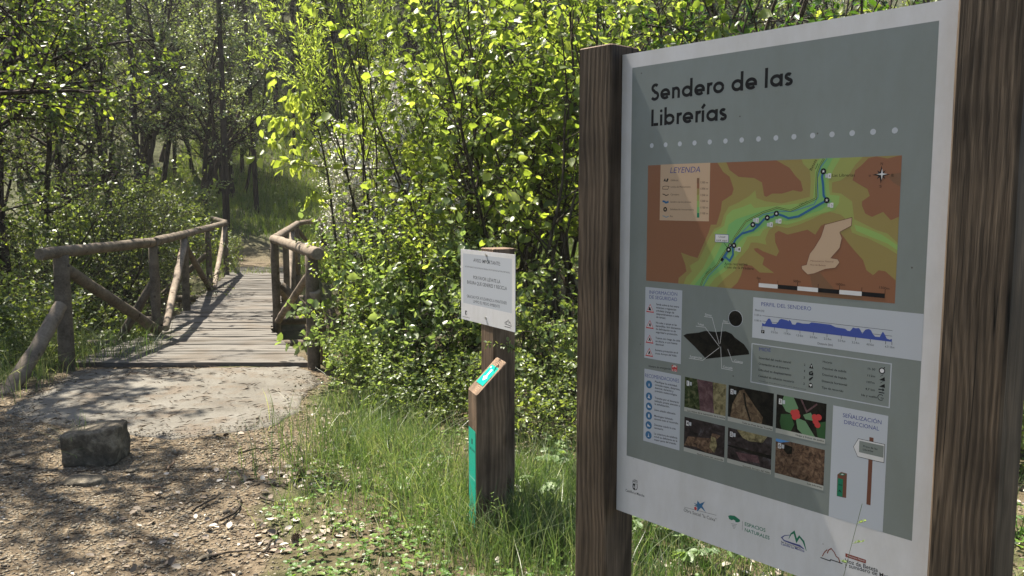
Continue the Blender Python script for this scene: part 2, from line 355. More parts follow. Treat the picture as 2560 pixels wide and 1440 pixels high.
# concrete apron in front of the bridge
m, nt, b = newmat('worn_concrete'); geo = N(nt, 'ShaderNodeNewGeometry'); P = geo.outputs['Position']
n1 = noise(nt, P, 2.2, 6, 0.7); n2 = noise(nt, P, 60, 4, 0.7)
cc = ramp(nt, n1, [(0.3, (0.075, 0.066, 0.053)), (0.5, (0.12, 0.11, 0.092)), (0.75, (0.165, 0.155, 0.135))])
c2 = mix(nt, 0.5, cc.outputs[0], ramp(nt, n2, [(0.3, (0.55, 0.5, 0.45)), (0.6, (1.1, 1.1, 1.1))]).outputs[0], 'MULTIPLY')
n3 = noise(nt, P, 3.3, 6, .72); c2 = mix(nt, ramp(nt, n3, [(.50, (0, 0, 0)), (.62, (.8, .8, .8))]).outputs[0], c2, ramp(nt, n2, [(.3, (.05, .036, .024)), (.7, (.15, .115, .08))]).outputs[0])
nt.links.new(c2, b.inputs['Base Color']); b.inputs['Roughness'].default_value = 0.95; bump(nt, b, n2, 0.5, 0.006); M['concrete'] = m
slab_px = [(205, 919), (420, 917), (735, 913), (775, 925), (796, 952), (770, 985), (748, 1022), (690, 1052), (600, 1075), (500, 1088), (400, 1092), (300, 1080), (180, 1066), (60, 1052), (15, 1025), (60, 998), (130, 960)]
slab_w = [G(a, b_, 0.02) for a, b_ in slab_px]
rng = random.Random(5); fine = []
for i, p in enumerate(slab_w):
    q_ = slab_w[(i + 1) % len(slab_w)]; n = max(2, int((q_ - p).length / 0.12))
    for k in range(n):
        v = p.lerp(q_, k / n); jit = 0.0 if i < 2 else 0.035
        fine.append(Vector((v.x + rng.uniform(-jit, jit), v.y + rng.uniform(-jit, jit), 0.024)))
cxy = sum(fine, Vector()) / len(fine); mb = MB(); n = len(fine)
rings = []
for s_, dz in ((1.0, -0.07), (1.0, -0.016), (0.97, -0.010), (0.8, 0.004), (0.5, 0.012)):
    rings += [(cxy.x + (p.x - cxy.x) * s_, cxy.y + (p.y - cxy.y) * s_, 0.02 + dz) for p in fine]
fs = [(a * n + i, a * n + (i + 1) % n, (a + 1) * n + (i + 1) % n, (a + 1) * n + i) for a in range(4) for i in range(n)]
rings.append((cxy.x, cxy.y, 0.036)); fs += [(4 * n + i, 4 * n + (i + 1) % n, len(rings) - 1) for i in range(n)]
mb.add(rings, fs)
o = mb.build('pavement', M['concrete'], smooth=True); tag(o, 'worn grey concrete apron leading onto the wooden footbridge', None, kind='structure')

# ================================================================ footbridge
m, nt, b = newmat('deck_planks'); tc = texco(nt, (0.35, 6, 6)); n1 = noise(nt, tc, 9, 5, 0.7); n2 = noise(nt, texco(nt), 2.2, 4)
cc = ramp(nt, n1, [(0.3, (0.045, 0.040, 0.034)), (0.5, (0.095, 0.086, 0.074)), (0.72, (0.16, 0.148, 0.13))])
tn = ramp(nt, attr(nt), [(0, (0.72, 0.70, 0.68)), (1, (1.15, 1.13, 1.12))])
c2 = mix(nt, 1, cc.outputs[0], tn.outputs[0], 'MULTIPLY')
c3 = mix(nt, ramp(nt, n2, [(0.5, (0, 0, 0)), (0.62, (1, 1, 1))]).outputs[0], c2, mix(nt, 1, c2, (0.85, 0.77, 0.68), 'MULTIPLY'))
nt.links.new(c3, b.inputs['Base Color']); b.inputs['Roughness'].default_value = 0.85; bump(nt, b, n1, 0.5, 0.006); M['deck'] = m
bridge = empty('footbridge', (-4.2, 12.5, 0), 'wooden footbridge with log handrails crossing the stream', 'bridge')
org = Vector((-4.2, 12.5, 0))
def L(v): return Vector(v) - org
le = [G(183, 917), G(281, 873), G(397, 837.5), G(436, 786.6), G(503, 735.5), G(559, 698.6), G(590, 674)]
def edge_x(pts, y):
    pts = sorted(pts, key=lambda p: p.y)
    for a, b_ in zip(pts, pts[1:]):
        if y <= b_.y or b_ is pts[-1]: return a.x + (b_.x - a.x) * (y - a.y) / (b_.y - a.y)
axs = (le[5].x - le[2].x) / (le[5].y - le[2].y)
rg0 = G(677, 834)
y0, y1 = G(183, 917).y, G(600, 672).y
near_r = G(763, 911)
def xl(y): return edge_x([le[0], le[1], le[2]], y) if y < le[2].y else le[2].x + axs * (y - le[2].y)
def xr(y):
    if y < rg0.y: return near_r.x + (rg0.x - near_r.x) * (y - near_r.y) / (rg0.y - near_r.y)
    return rg0.x + axs * (y - rg0.y)
rng = random.Random(3); mb = MB(); y = y0
while y < y1:
    w_ = rng.choice((0.105, 0.12, 0.135)); ya, yb = y, y + w_ - rng.uniform(0.005, 0.012)
    if rng.random() < 0.12: yb -= 0.012
    dz = rng.uniform(-0.006, 0.006); ext = rng.uniform(-0.02, 0.025); er = rng.uniform(-0.02, 0.025)
    sk = rng.uniform(-0.006, 0.006); n = 7; vs_ = []; 
    for i in range(n + 1):
        f = i / n; a = rng.uniform(-0.003, 0.003)
        for (yy, zz) in ((ya, -0.04), (ya, 0.0), (yb, 0.0), (yb, -0.04)):
            xa, xb = xl(yy) - ext, xr(yy) + er
            vs_.append(L((xa + (xb - xa) * f, yy + sk * (f - .5) + a, 0.035 + zz + dz + (a if zz == 0 else 0))))
    fs = []
    for i in range(n):
        b0 = i * 4
        for j in range(4): fs.append((b0 + j, b0 + (j + 1) % 4, b0 + 4 + (j + 1) % 4, b0 + 4 + j))
    fs += [(0, 1, 2, 3), (n * 4 + 3, n * 4 + 2, n * 4 + 1, n * 4)]
    mb.add(vs_, fs, 0, rng.random()); y += w_
mb.build('deck', M['deck'], bridge)
def log(name, pts, r0, r1=None, tint=0.4, k=12, lab=None):
    r1 = r1 or r0; pts = [Vector(p) for p in pts]; full = []
    for a, b_ in zip(pts, pts[1:]):
        n = max(3, int((b_ - a).length / 0.18))
        full += [a.lerp(b_, i / n) for i in range(n)]
    full.append(pts[-1]); n = len(full); rg = random.Random(len(full) + int(r0 * 1e4) + int(full[0].y * 100))
    rad = [(r0 + (r1 - r0) * i / (n - 1)) * (1 + rg.uniform(-.03, .03)) for i in range(n)]
    pts2 = [L(p + Vector((rg.uniform(-.004, .004), rg.uniform(-.004, .004), rg.uniform(-.004, .004)))) for p in full]
    # bevelled ends
    d0 = (pts2[0] - pts2[1]).normalized() * 0.006; d1 = (pts2[-1] - pts2[-2]).normalized() * 0.006
    pts2 = [pts2[0] + d0] + pts2 + [pts2[-1] + d1]; rad = [rad[0] * .88] + rad + [rad[-1] * .88]
    mb = MB(); mb.tube(pts2, rad, k, True, 0, tint); o = mb.build(name, M['log'], bridge, smooth=True)
    for p in o.data.polygons:
        if len(p.vertices) > 4: p.use_smooth = False
    if lab: o['label'] = lab
    return o
ZR = 1.05
Lp = {k: G(*v, ZR) for k, v in dict(P=(100, 635), A=(152, 630), B=(383, 605), C=(459, 586), D=(519, 570), E=(562, 558), F=(531, 545)).items()}
# straighten the main run between B and E
def foot(p, z): return Vector((p.x, p.y, z))
log('handrail', [Lp['P'], Lp['A'], Lp['B']], .052, .05, .45); log('handrail', [Lp['B'] + Vector((0.03, -.02, .01)), Lp['C'], Lp['D'], Lp['E']], .05, .052, .5)
log('handrail', [Lp['E'] + Vector((.03, 0, .012)), Lp['F']], .05, .05, .4)
for k, zb, r in (('A', -.5, .066), ('B', -.15, .051), ('C', -.2, .05), ('D', -.2, .05), ('E', -.15, .055), ('F', -.3, .055)):
    log('post', [foot(Lp[k], zb), foot(Lp[k], ZR - .035)], r, r * .97, .3)
out = Vector((-0.93, -0.25, 0))
def lower(a, z): return Vector((a.x, a.y, z))
log('brace', [lower(Lp['A'], .93), lower(Lp['B'], .09) + Vector((.03, -.05, 0))], .05, .055, .42)
log('brace', [lower(Lp['B'], .10) + Vector((.07, .05, 0)), lower(Lp['C'], .96)+ Vector((.03, -.05, 0))], .04, .045, .95, lab='brace tinted pale as if sunlit, beside the second post')  # high tint puts the sunlit look into this log's colour
log('brace', [lower(Lp['C'], .93), lower(Lp['D'], .06) + Vector((.02, -.05, 0))], .045, .045, .45)
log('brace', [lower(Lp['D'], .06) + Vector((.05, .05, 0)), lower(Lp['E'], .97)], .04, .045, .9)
log('brace', [lower(Lp['B'], .60) + out * .03, G(300, 850, -.02)], .045, .05, .25)
log('brace', [lower(Lp['D'], .62) + out * .03, lower(Lp['D'], -.02) + out * .75], .045, .05, .3)
log('brace', [lower(Lp['F'], .62), lower(Lp['F'], -.1) + out * .7], .045, .045, .3)
def W3(px, py, y):
    x = (px - 1280) / FPX; u = (720 - py) / FPX; dy = math.cos(PITCH) + u * math.sin(PITCH); t = y / dy
    return Vector((x * t, y, CAM_H + (-math.sin(PITCH) + u * math.cos(PITCH)) * t))
log('brace', [W3(152, 762, 7.02), W3(132, 800, 6.92), W3(92, 872, 6.75), W3(30, 965, 6.5), W3(-30, 1055, 6.2)], .055, .07, .6)
Rp = {k: G(*v, ZR) for k, v in dict(P=(795, 634), A=(778, 629), B=(686, 597), E=(742, 559), F=(806, 549)).items()}
Rp['C'] = Rp['B'].lerp(Rp['E'], .36); Rp['D'] = Rp['B'].lerp(Rp['E'], .68)
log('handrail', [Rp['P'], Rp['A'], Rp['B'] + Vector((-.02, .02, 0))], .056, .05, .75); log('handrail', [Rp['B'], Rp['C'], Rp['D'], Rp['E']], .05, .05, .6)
log('handrail', [Rp['E'], Rp['F']], .05, .05, .5)
for k, zb, r in (('A', -.5, .06), ('B', -.15, .05), ('C', -.2, .048), ('D', -.2, .048), ('E', -.15, .05), ('F', -.3, .05)):
    log('post', [foot(Rp[k], zb), foot(Rp[k], ZR - .035)], r, r * .97, .28)
log('brace', [lower(Rp['B'], .09) + Vector((.03, -.05, 0)), lower(Rp['A'], .88)], .04, .035, .75)
log('brace', [lower(Rp['B'], .55), lower(Rp['C'], .08) + Vector((0, -.05, 0))], .042, .042, .3)
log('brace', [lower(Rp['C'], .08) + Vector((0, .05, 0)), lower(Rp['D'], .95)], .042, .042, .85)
log('brace', [lower(Rp['B'], .5) + Vector((.05, .08, 0)), lower(Rp['B'], .0) + Vector((.55, .1, 0))], .042, .042, .3)
log('brace', [lower(Rp['D'], .95), lower(Rp['E'], .08)], .042, .042, .5)
log('brace', [lower(Rp['E'], .95), lower(Rp['F'], .05)], .042, .042, .4)
log('brace', [lower(Rp['F'], .6), lower(Rp['F'], -.1) + Vector((.5, .2, 0))], .042, .042, .3)
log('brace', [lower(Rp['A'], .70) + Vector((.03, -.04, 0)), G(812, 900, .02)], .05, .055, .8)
for side, pts_ in ((1, Lp), (-1, Rp)):
    for k in 'ABCDE':
        for z_ in (.93, .14):
            p_ = pts_[k]; a_ = Vector((p_.x + side * .045, p_.y, z_)); mb = MB(); mb.tube([L(a_), L(a_ + Vector((side * .02, -.004, 0)))], [.014, .013], 6); mb.build('bolt', M['iron'], bridge)
for py, ext in ((846, .75), (787, .55), (735, .5)):
    a = G(397, 837.5); yb = G(400, py).y
    log('crossbeam', [(xl(yb) - ext, yb, -.075), (xr(yb) + ext * .8, yb + .02, -.075)], .055, .055, .25)
for off in (.12, -.12):
    a = Vector(((xl(8.9) if off > 0 else xr(8.9)) + off, 8.6, -.2)); b_ = Vector(((xl(y1) if off > 0 else xr(y1)) + off, y1 + .2, -.2))
    log('girder', [Vector(((xl(y0) if off > 0 else xr(y0)) + off * 2, y0 + .1, -.2)), a, b_], .09, .09, .2)
# ================================================================ printed panels
def ray(px, py):
    x = (px - 1280) / FPX; u = (720 - py) / FPX
    return Vector((x, math.cos(PITCH) + u * math.sin(PITCH), -math.sin(PITCH) + u * math.cos(PITCH)))
class Board:
    """a vertical board: local x along the face, local z up, face looks along local -y"""
    def __init__(s, org, rz): s.o = Vector(org); s.rz = rz; s.U = Vector((math.cos(rz), math.sin(rz), 0)); s.Nn = Vector((math.sin(rz), -math.cos(rz), 0)); s.base = 0.0
    def at(s, px, py, front=0.0):
        r = ray(px, py); c = Vector((0, 0, CAM_H)); p0 = s.o + s.Nn * front
        t = (p0 - c).dot(s.Nn) / r.dot(s.Nn); p = c + r * t
        return ((p - s.o).dot(s.U), p.z)
class Print:
    STEP = 2.5e-5
    def __init__(s, board, zoom=(0, 0, 1)): s.b = board; s.z = zoom; s.v = []; s.f = []; s.m = []; s.mats = []; s.n = 0
    def P(s, x, y): return s.b.at(s.z[0] + x * s.z[2], s.z[1] + y * s.z[2])
    def mi(s, mat):
        if mat not in s.mats: s.mats.append(mat)
        return s.mats.index(mat)
    def raw(s, uv, faces, mat, layer):
        b0 = len(s.v); y = -(s.b.base + layer * s.STEP)
        s.v += [(u, y, v) for u, v in uv]
        for f in faces: s.f.append(tuple(b0 + i for i in f)); s.m.append(s.mi(mat))
    def polyuv(s, uv, mat, layer):
        tri = tessellate_polygon([[Vector((u, v, 0)) for u, v in uv]])
        ff = []
        for t in tri:
            a, b, c = [uv[i] for i in t]; ar = (b[0] - a[0]) * (c[1] - a[1]) - (b[1] - a[1]) * (c[0] - a[0])
            ff.append(t if ar > 0 else t[::-1])
        s.raw(uv, ff, mat, layer)
    def poly(s, pts, mat, layer): s.polyuv([s.P(*p) for p in pts], mat, layer)
    def rect(s, a, b, mat, layer):
        """a, b: opposite corners of an upright rectangle (any two diagonal corners)"""
        (u0, v0), (u1, v1) = s.P(*a), s.P(*b)
        u0, u1 = sorted((u0, u1)); v0, v1 = sorted((v0, v1)); s.raw([(u0, v0), (u1, v0), (u1, v1), (u0, v1)], [(0, 1, 2, 3)], mat, layer)
        return u0, v0, u1, v1
    def disc(s, c, r, mat, layer, k=20, n=None, el=1.0):
        u, v = s.P(*c); s.raw([(u + r * math.cos(2 * math.pi * i / k), v + r * el * math.sin(2 * math.pi * i / k)) for i in range(k)], [tuple(range(k))], mat, layer)
    def star(s, c, r, ri, k, mat, layer, rot=90):
        u, v = c; uv = []
        for i in range(2 * k):
            a = R(rot) + math.pi * i / k; rr = r if i % 2 == 0 else ri; uv.append((u + rr * math.cos(a), v + rr * math.sin(a)))
        s.polyuv(uv, mat, layer)
    def lineuv(s, uv, wd, mat, layer):
        pts = [Vector((a, b)) for a, b in uv]; n = len(pts); Lf = []; Rt = []
        ws = wd if hasattr(wd, '__len__') else [wd] * n
        for i, p in enumerate(pts):
            d0 = (p - pts[i - 1]).normalized() if i > 0 else None; d1 = (pts[i + 1] - p).normalized() if i < n - 1 else None
            if d0 is None: d0 = d1
            if d1 is None: d1 = d0
            t = (d0 + d1); t = t.normalized() if t.length > 1e-6 else d0
            nn = Vector((-t.y, t.x)); k = 1 / max(0.5, nn.dot(Vector((-d0.y, d0.x))))
            Lf.append(p + nn * ws[i] / 2 * k); Rt.append(p - nn * ws[i] / 2 * k)
        s.raw([tuple(p) for p in Lf + Rt], [(n + i, n + i + 1, i + 1, i) for i in range(n - 1)], mat, layer)
    def line(s, pts, wd, mat, layer): s.lineuv([s.P(*p) for p in pts], wd, mat, layer)
    def text(s, body, a, b, h, mat, layer, bold=0.0, shear=0.0, capx=None):
        """baseline runs from a to b; h = cap height in the same pixels, measured upwards at a"""
        V, F, w, cap = glyphs(body, bold)
        u0, v0 = s.P(*a); u1, v1 = s.P(*b); vt = s.P(a[0], a[1] - h)[1]
        ln = math.hypot(u1 - u0, v1 - v0); ca, sa = (u1 - u0) / ln, (v1 - v0) / ln
        sx = ln / w; sy = (vt - v0) / cap
        uv = []
        for x, y in V:
            X = x * sx + y * sy * shear; Y = y * sy; uv.append((u0 + X * ca - Y * sa, v0 + X * sa + Y * ca))
        s.raw(uv, F, mat, layer)
    def build(s, name, parent, label=None):
        me = bpy.data.meshes.new(name); me.from_pydata(s.v, [], s.f)
        for m in s.mats: me.materials.append(M[m])
        me.polygons.foreach_set('material_index', s.m); me.update()
        o = bpy.data.objects.new(name, me); col.objects.link(o); o.parent = parent
        if label: o['label'] = label
        return o
_gc = {}
def glyphs(body, bold):
    key = (body, bold)
    if key in _gc: return _gc[key]
    cu = bpy.data.curves.new('lettering', 'FONT'); cu.body = body; cu.size = 1; cu.offset = bold; cu.resolution_u = 3
    ob = bpy.data.objects.new('lettering', cu); me = bpy.data.meshes.new_from_object(ob)
    V = [(v.co.x, v.co.y) for v in me.vertices]; F = [tuple(p.vertices) for p in me.polygons]
    out_ = []
    for f in F:
        ar = sum(V[f[i]][0] * V[f[(i + 1) % len(f)]][1] - V[f[(i + 1) % len(f)]][0] * V[f[i]][1] for i in range(len(f)))
        out_.append(f if ar > 0 else f[::-1])
    x0 = min(x for x, y in V); w = max(x for x, y in V) - x0; V = [(x - x0, y) for x, y in V]
    bpy.data.objects.remove(ob); bpy.data.curves.remove(cu); bpy.data.meshes.remove(me)
    _gc[key] = (V, out_, w, 0.70); return _gc[key]
def beam(mb, sec, z0, z1, rng, mi=0, topmi=None, ch=0.005, slope=None):
    """squared timber: sec = (x0, y0, x1, y1); arrises eased, faces a touch uneven; slope(x, y) raises the top"""
    x0, y0, x1, y1 = sec
    ring = [(x0 + ch, y0), (x1 - ch, y0), (x1, y0 + ch), (x1, y1 - ch), (x1 - ch, y1), (x0 + ch, y1), (x0, y1 - ch), (x0, y0 + ch)]
    n = 14; vs_ = []
    for i in range(n + 1):
        f = i / n
        for x, y in ring:
            j = 0.0008; zt = z1 if slope is None else slope(x, y)
            vs_.append((x + rng.uniform(-j, j), y + rng.uniform(-j, j), z0 + (zt - z0) * f))
    fs = [(i * 8 + j, i * 8 + (j + 1) % 8, (i + 1) * 8 + (j + 1) % 8, (i + 1) * 8 + j) for i in range(n) for j in range(8)]
    mb.add(vs_, fs, mi); b = n * 8
    cx_, cy_ = (x0 + x1) / 2, (y0 + y1) / 2; top = []
    for x, y in ring:
        zt = z1 if slope is None else slope(x, y); top.append((cx_ + (x - cx_) * .95, cy_ + (y - cy_) * .95, zt + 0.003))
    mb.add([vs_[b + j] for j in range(8)] + top, [(j, (j + 1) % 8, 8 + (j + 1) % 8, 8 + j) for j in range(8)] + [tuple(range(8, 16))], mi if topmi is None else topmi)

# ---------------------------------------------------------------- information board
KS = 1.009; AZ = R(48.648)
IB = Board((0.31850608 * KS, 2.25 * KS, 0), -AZ)
ib = empty('information_board', IB.o, 'large trail information board with map, standing between two dark timber posts', 'information board', -AZ)
pu0, pv0 = IB.at(1554.6, 137.8); _, pv1 = IB.at(1541.5, 1273.8); pu0 = IB.at(1548, 700)[0]
ur = IB.at(2355, 720, 0.045)[0]; ptop = IB.at(1486, 118, 0.045)[1]
rng = random.Random(11)
for (a, b_, sd_) in ((pu0 - .12, pu0, 1), (ur, ur + .12, 2)):
    mb = MB(); beam(mb, (a - (a + b_) / 2, -.06, b_ - (a + b_) / 2, .06), -.4, ptop, rng, 0, 1)
    o = mb.build('post', [M['post'], M['endgrain']], ib, loc=((a + b_) / 2, 0.015, 0))
pr = ur + 0.004
mb = MB(); ch = .0015
mb.box(((pu0 + pr) / 2, 0.004, (pv0 + pv1) / 2), pr - pu0 - .002, 0.008, pv0 - pv1)
panel = mb.build('panel', M['white'], ib)
Z1 = (1440, 0, .4375); Z2 = (1580, 370, .27778); Z3 = (1540, 680, .29169); Z4 = (1500, 1040, .35156)
ZA = (1600, 700, .30568); ZB = (1860, 730, .20833); ZC = (1690, 920, .23612); ZD = (1540, 1160, .3125)
p = Print(IB)
gr = p.rect((1580.9, 169.8), (2279.8, 1352.5), 'grey', 1); p.build('grey_field', panel)
gu0, gv0, gu1, gv1 = gr
# title: rounded geometric letters drawn as strokes
def arc(cx_, cy_, rx, ry, a0, a1, n=14): return [(cx_ + rx * math.cos(R(a0 + (a1 - a0) * i / n)), cy_ + ry * math.sin(R(a0 + (a1 - a0) * i / n))) for i in range(n + 1)]
W_ = .18; XH = .66; r_ = (XH - W_) / 2; cm = XH / 2; hw = W_ / 2
def g_bowl(cx_): return arc(cx_, cm, r_, r_, 0, 360, 24)
GL = {
 'o': ([g_bowl(r_ + hw)], 2 * r_ + W_),
 'a': ([g_bowl(r_ + hw), [(2 * r_ + hw + .01, 0), (2 * r_ + hw + .01, XH)]], 2 * r_ + W_),
 'd': ([g_bowl(r_ + hw), [(2 * r_ + hw + .01, 0), (2 * r_ + hw + .01, 1.06)]], 2 * r_ + W_),
 'b': ([g_bowl(r_ + hw), [(hw, 0), (hw, 1.06)]], 2 * r_ + W_),
 'e': ([arc(r_ + hw, cm, r_, r_, -4, 318, 22), [(.08, cm - .03), (2 * r_ + .16, cm - .03)]], 2 * r_ + W_),
 'n': ([[(hw, 0), (hw, XH)], arc(hw + .17, .40, .17, .19, 180, 0) + [(hw + .34, 0)]], .34 + W_),
 'r': ([[(hw, 0), (hw, XH)], arc(hw + .16, .38, .16, .20, 180, 62, 8)], .27),
 's': ([arc(.19, .475, .125, .115, 35, 270, 12)[:-1] + arc(.19, .19, .14, .12, 80, -150, 12)], .36),
 'l': ([[(hw, 0), (hw, 1.06)]], W_), 'L': ([[(hw, 0), (hw, 1.0)], [(W_ - .01, hw), (.46, hw)]], .46),
 'i': ([[(hw, 0), (hw, XH)], arc(hw, .87, .045, .045, 0, 360, 10)], W_),
 'í': ([[(hw, 0), (hw, XH)], [(.03, .77), (.19, 1.0)]], W_),
 'S': ([arc(.28, .745, .185, .185, 40, 262, 12)[:-1] + arc(.25, .28, .205, .205, 82, -152, 14)], .5)}
def title(s, body, a, b, h, mat, layer):
    u0, v0 = s.P(*a); u1, _ = s.P(*b); vt = s.P(a[0], a[1] - h)[1]; gap = .085
    w = 0
    for c in body: w += (.28 if c == ' ' else GL[c][1] + gap)
    sx = (u1 - u0) / (w - gap); sy = vt - v0; x = 0; k = 0
    for c in body:
        if c == ' ': x += .28; continue
        for st in GL[c][0]:
            s.lineuv([(u0 + (x + q) * sx, v0 + r2 * sy) for q, r2 in st], W_ * sy if c != 'i' or len(st) < 5 else .09 * sy, mat, layer + (k % 4) * .5); k += 1
        x += GL[c][1] + gap
p = Print(IB, Z1)
title(p, 'Sendero de las', (428, 577), (1233, 487), 95, 'black', 3); p.build('title_line', panel); p = Print(IB, Z1)
title(p, 'Librerías', (428, 722), (857, 688), 95, 'black', 3)
p.build('title_line', panel)
p = Print(IB, Z1)
da, db = p.P(433, 834), p.P(1822, 743)
for i in range(15):
    p = Print(IB, Z1); f = i / 14; u = da[0] + (db[0] - da[0]) * f; k = 16
    p.raw([(u + .0062 * math.cos(2 * math.pi * j / k), (da[1] + db[1]) / 2 + .0062 * math.sin(2 * math.pi * j / k)) for j in range(k)], [tuple(range(k))], 'lightgrey', 3)
    p.build('dot', panel)
# map
p = Print(IB, Z2)
x0, z0, x1, z1 = p.rect((145, 157), (2365, 1400), 'map0', 3)
class Clip:
    pass
def cpoly(s, pts, mat, layer):
    uv = [s.P(*q) for q in pts]; uv = [(min(max(u, x0), x1), min(max(v, z0), z1)) for u, v in uv]
    s.polyuv(uv, mat, layer)
lft = [(415, 1260), (420, 1170), (490, 1110), (480, 1050), (440, 940), (520, 970), (590, 990), (650, 850), (690, 760), (710, 690), (760, 690), (800, 560), (810, 480), (900, 420), (915, 370), (880, 260), (820, 215), (800, 180), (770, 60)]
rgt = [(2500, 20), (2500, 1250), (2372, 1190), (2280, 1110), (2220, 1100), (2170, 1145), (2110, 1100), (2080, 1010), (2000, 920), (1950, 860), (1890, 780), (1850, 740), (1740, 680), (1700, 700), (1650, 780), (1580, 735), (1480, 760), (1400, 780), (1320, 745), (1285, 770), (1290, 850), (1325, 930), (1300, 975), (1180, 930), (1130, 900), (1095, 905), (1110, 930), (1190, 990), (1175, 1050), (1280, 1125), (1150, 1120), (1080, 1060), (1010, 1045), (980, 1150), (950, 1210), (890, 1330)]
cpoly(p, lft + rgt, 'map1', 4)
cpoly(p, [(850, 90), (880, 200), (960, 260), (1100, 270), (1170, 310), (1190, 430), (1210, 440), (1260, 410), (1350, 410), (1450, 380), (1520, 395), (1540, 380), (1520, 300), (1470, 250), (1420, 180), (1300, 100), (1280, 60)], 'map0', 5)
cpoly(p, [(2500, 60), (2400, 70), (2300, 95), (2200, 75), (2130, 90), (2060, 160), (2010, 200), (1985, 290), (2050, 330), (2120, 370), (2140, 430), (2070, 480), (2070, 520), (2100, 590), (2160, 620), (2260, 575), (2330, 650), (2500, 620)], 'map0', 5)
cpoly(p, [(2500, 215), (2400, 225), (2330, 235), (2310, 260), (2350, 310), (2410, 345), (2500, 350)], 'map0d', 6)
cpoly(p, [(1600, 1125), (1690, 1120), (1740, 1180), (1820, 1270), (1900, 1290), (2060, 1320), (2085, 1400), (1700, 1360), (1620, 1240)], 'map0d', 6)
cpoly(p, [(465, 1290), (490, 1160), (540, 1110), (520, 1060), (600, 1010), (640, 930), (690, 820), (740, 730), (800, 700), (830, 600), (870, 530), (960, 490), (1060, 430), (1110, 380), (1120, 450), (1200, 480), (1350, 500), (1480, 470), (1600, 440), (1610, 300), (1600, 200), (1540, 140), (1530, 40), (2080, 30), (2010, 150), (1960, 230), (1880, 290), (1800, 310), (1800, 400), (1880, 410), (1980, 480), (2000, 640), (2080, 680), (2200, 740), (2300, 770), (2500, 860), (2500, 960), (2300, 900), (2200, 850), (2120, 810), (2050, 790), (1980, 760), (1950, 660), (1880, 600), (1780, 575), (1700, 600), (1620, 640), (1500, 690), (1400, 720), (1300, 700), (1230, 740), (1200, 820), (1210, 870), (1120, 850), (1070, 850), (1050, 900), (1000, 960), (960, 1000), (930, 1100), (840, 1170), (760, 1310)], 'map2', 5)
cpoly(p, [(520, 1290), (600, 1130), (640, 1080), (700, 960), (760, 850), (740, 760), (830, 700), (850, 610), (900, 560), (1000, 530), (1070, 500), (1100, 540), (1300, 520), (1500, 500), (1630, 455), (1645, 300), (1650, 150), (1690, 30), (1880, 30), (1810, 200), (1770, 300), (1780, 420), (1870, 430), (1860, 500), (1820, 560), (1700, 590), (1500, 660), (1400, 690), (1280, 680), (1180, 740), (1150, 790), (1040, 800), (1000, 880), (960, 950), (900, 1020), (850, 1100), (750, 1170), (690, 1300)], 'map3', 6)
cpoly(p, [(560, 1290), (660, 1110), (740, 1000), (800, 880), (850, 780), (870, 690), (940, 640), (1060, 600), (1250, 545), (1420, 560), (1600, 500), (1680, 440), (1690, 250), (1700, 150), (1750, 30), (1810, 30), (1750, 200), (1740, 330), (1750, 430), (1800, 480), (1700, 560), (1500, 620), (1390, 655), (1300, 640), (1200, 700), (1130, 750), (1010, 800), (960, 850), (930, 900), (880, 1030), (800, 1100), (700, 1170), (650, 1300)], 'map4', 7)
cpoly(p, [(2000, 690), (2100, 720), (2250, 780), (2500, 880), (2500, 925), (2300, 860), (2150, 800), (2020, 745)], 'map3', 6)
mon = [(1735, 690), (1980, 625), (1975, 700), (1880, 750), (1870, 760), (1890, 810), (1870, 900), (1790, 990), (1850, 1000), (1870, 1030), (1830, 1080), (1740, 1090), (1640, 1130), (1580, 1140), (1530, 1090), (1525, 1060), (1570, 1050), (1600, 950), (1640, 900), (1700, 800), (1720, 740)]
p.poly(mon, 'sand', 7); p.line(mon + mon[:1], .0012, 'brownprint', 8)
road = [(617, 1242), (640, 1180), (680, 1130), (765, 1055), (800, 990), (880, 870), (940, 780), (1025, 660), (1180, 580), (1270, 550), (1305, 537), (1425, 565), (1655, 455), (1665, 230), (1690, 160), (1728, 95)]
p.line(road, .0042, 'black', 9); p.line(road, .0022, 'map3', 10)
p.line([(640, 1245), (690, 1150), (820, 1020), (870, 930), (930, 820), (1060, 690), (1180, 600), (1320, 570), (1450, 570), (1640, 505), (1675, 440), (1670, 270), (1700, 170), (1757, 95)], .0024, 'river', 8)
p.line([(870, 915), (825, 985), (845, 985), (880, 1015), (910, 960), (905, 880), (935, 820), (990, 770), (1090, 740), (1145, 690), (1190, 640), (1220, 628), (1265, 620), (1300, 590), (1360, 610), (1410, 632), (1500, 615), (1753, 470), (1725, 430), (1720, 330), (1710, 260), (1723, 210)], .0052, 'route', 11)
p.line([(1088, 690), (1145, 690)], .0045, 'route', 11)
for c in ((870, 915), (918, 877), (1088, 690), (1218, 628), (1300, 590), (1753, 470), (1723, 210)):
    p.disc(c, .0068, 'black', 12); p.star(p.P(*c), .0038, .0016, 5, 'white', 13)
for t_, (x, y) in (('2', (1114, 650)), ('3', (1240, 690)), ('4', (1318, 658)), ('5', (1785, 515)), ('6', (1765, 250)), ('1', (951, 912))):
    p.rect((x - 24, y - 16), (x - 3, y + 16), 'lightgrey', 12); p.rect((x, y - 22), (x + 26, y + 22), 'white', 12); p.text(t_, (x + 7, y + 10), (x + 19, y + 11), 22, 'black', 13)
p.rect((870, 860), (896, 893), 'black', 12); p.text('P', (877, 888), (888, 889), 22, 'white', 13)
p.poly([(812, 985), (830, 1000), (812, 1025), (795, 1010)], 'black', 12)
p.rect((748, 774), (870, 852), 'blueink', 11); p.rect((752, 778), (866, 848), 'white', 12); p.line([(828, 852), (868, 912)], .0012, 'black', 12)
p.text('Usted', (781, 806), (838, 809), 18, 'black', 13); p.text('está aquí', (758, 836), (858, 841), 18, 'black', 13)
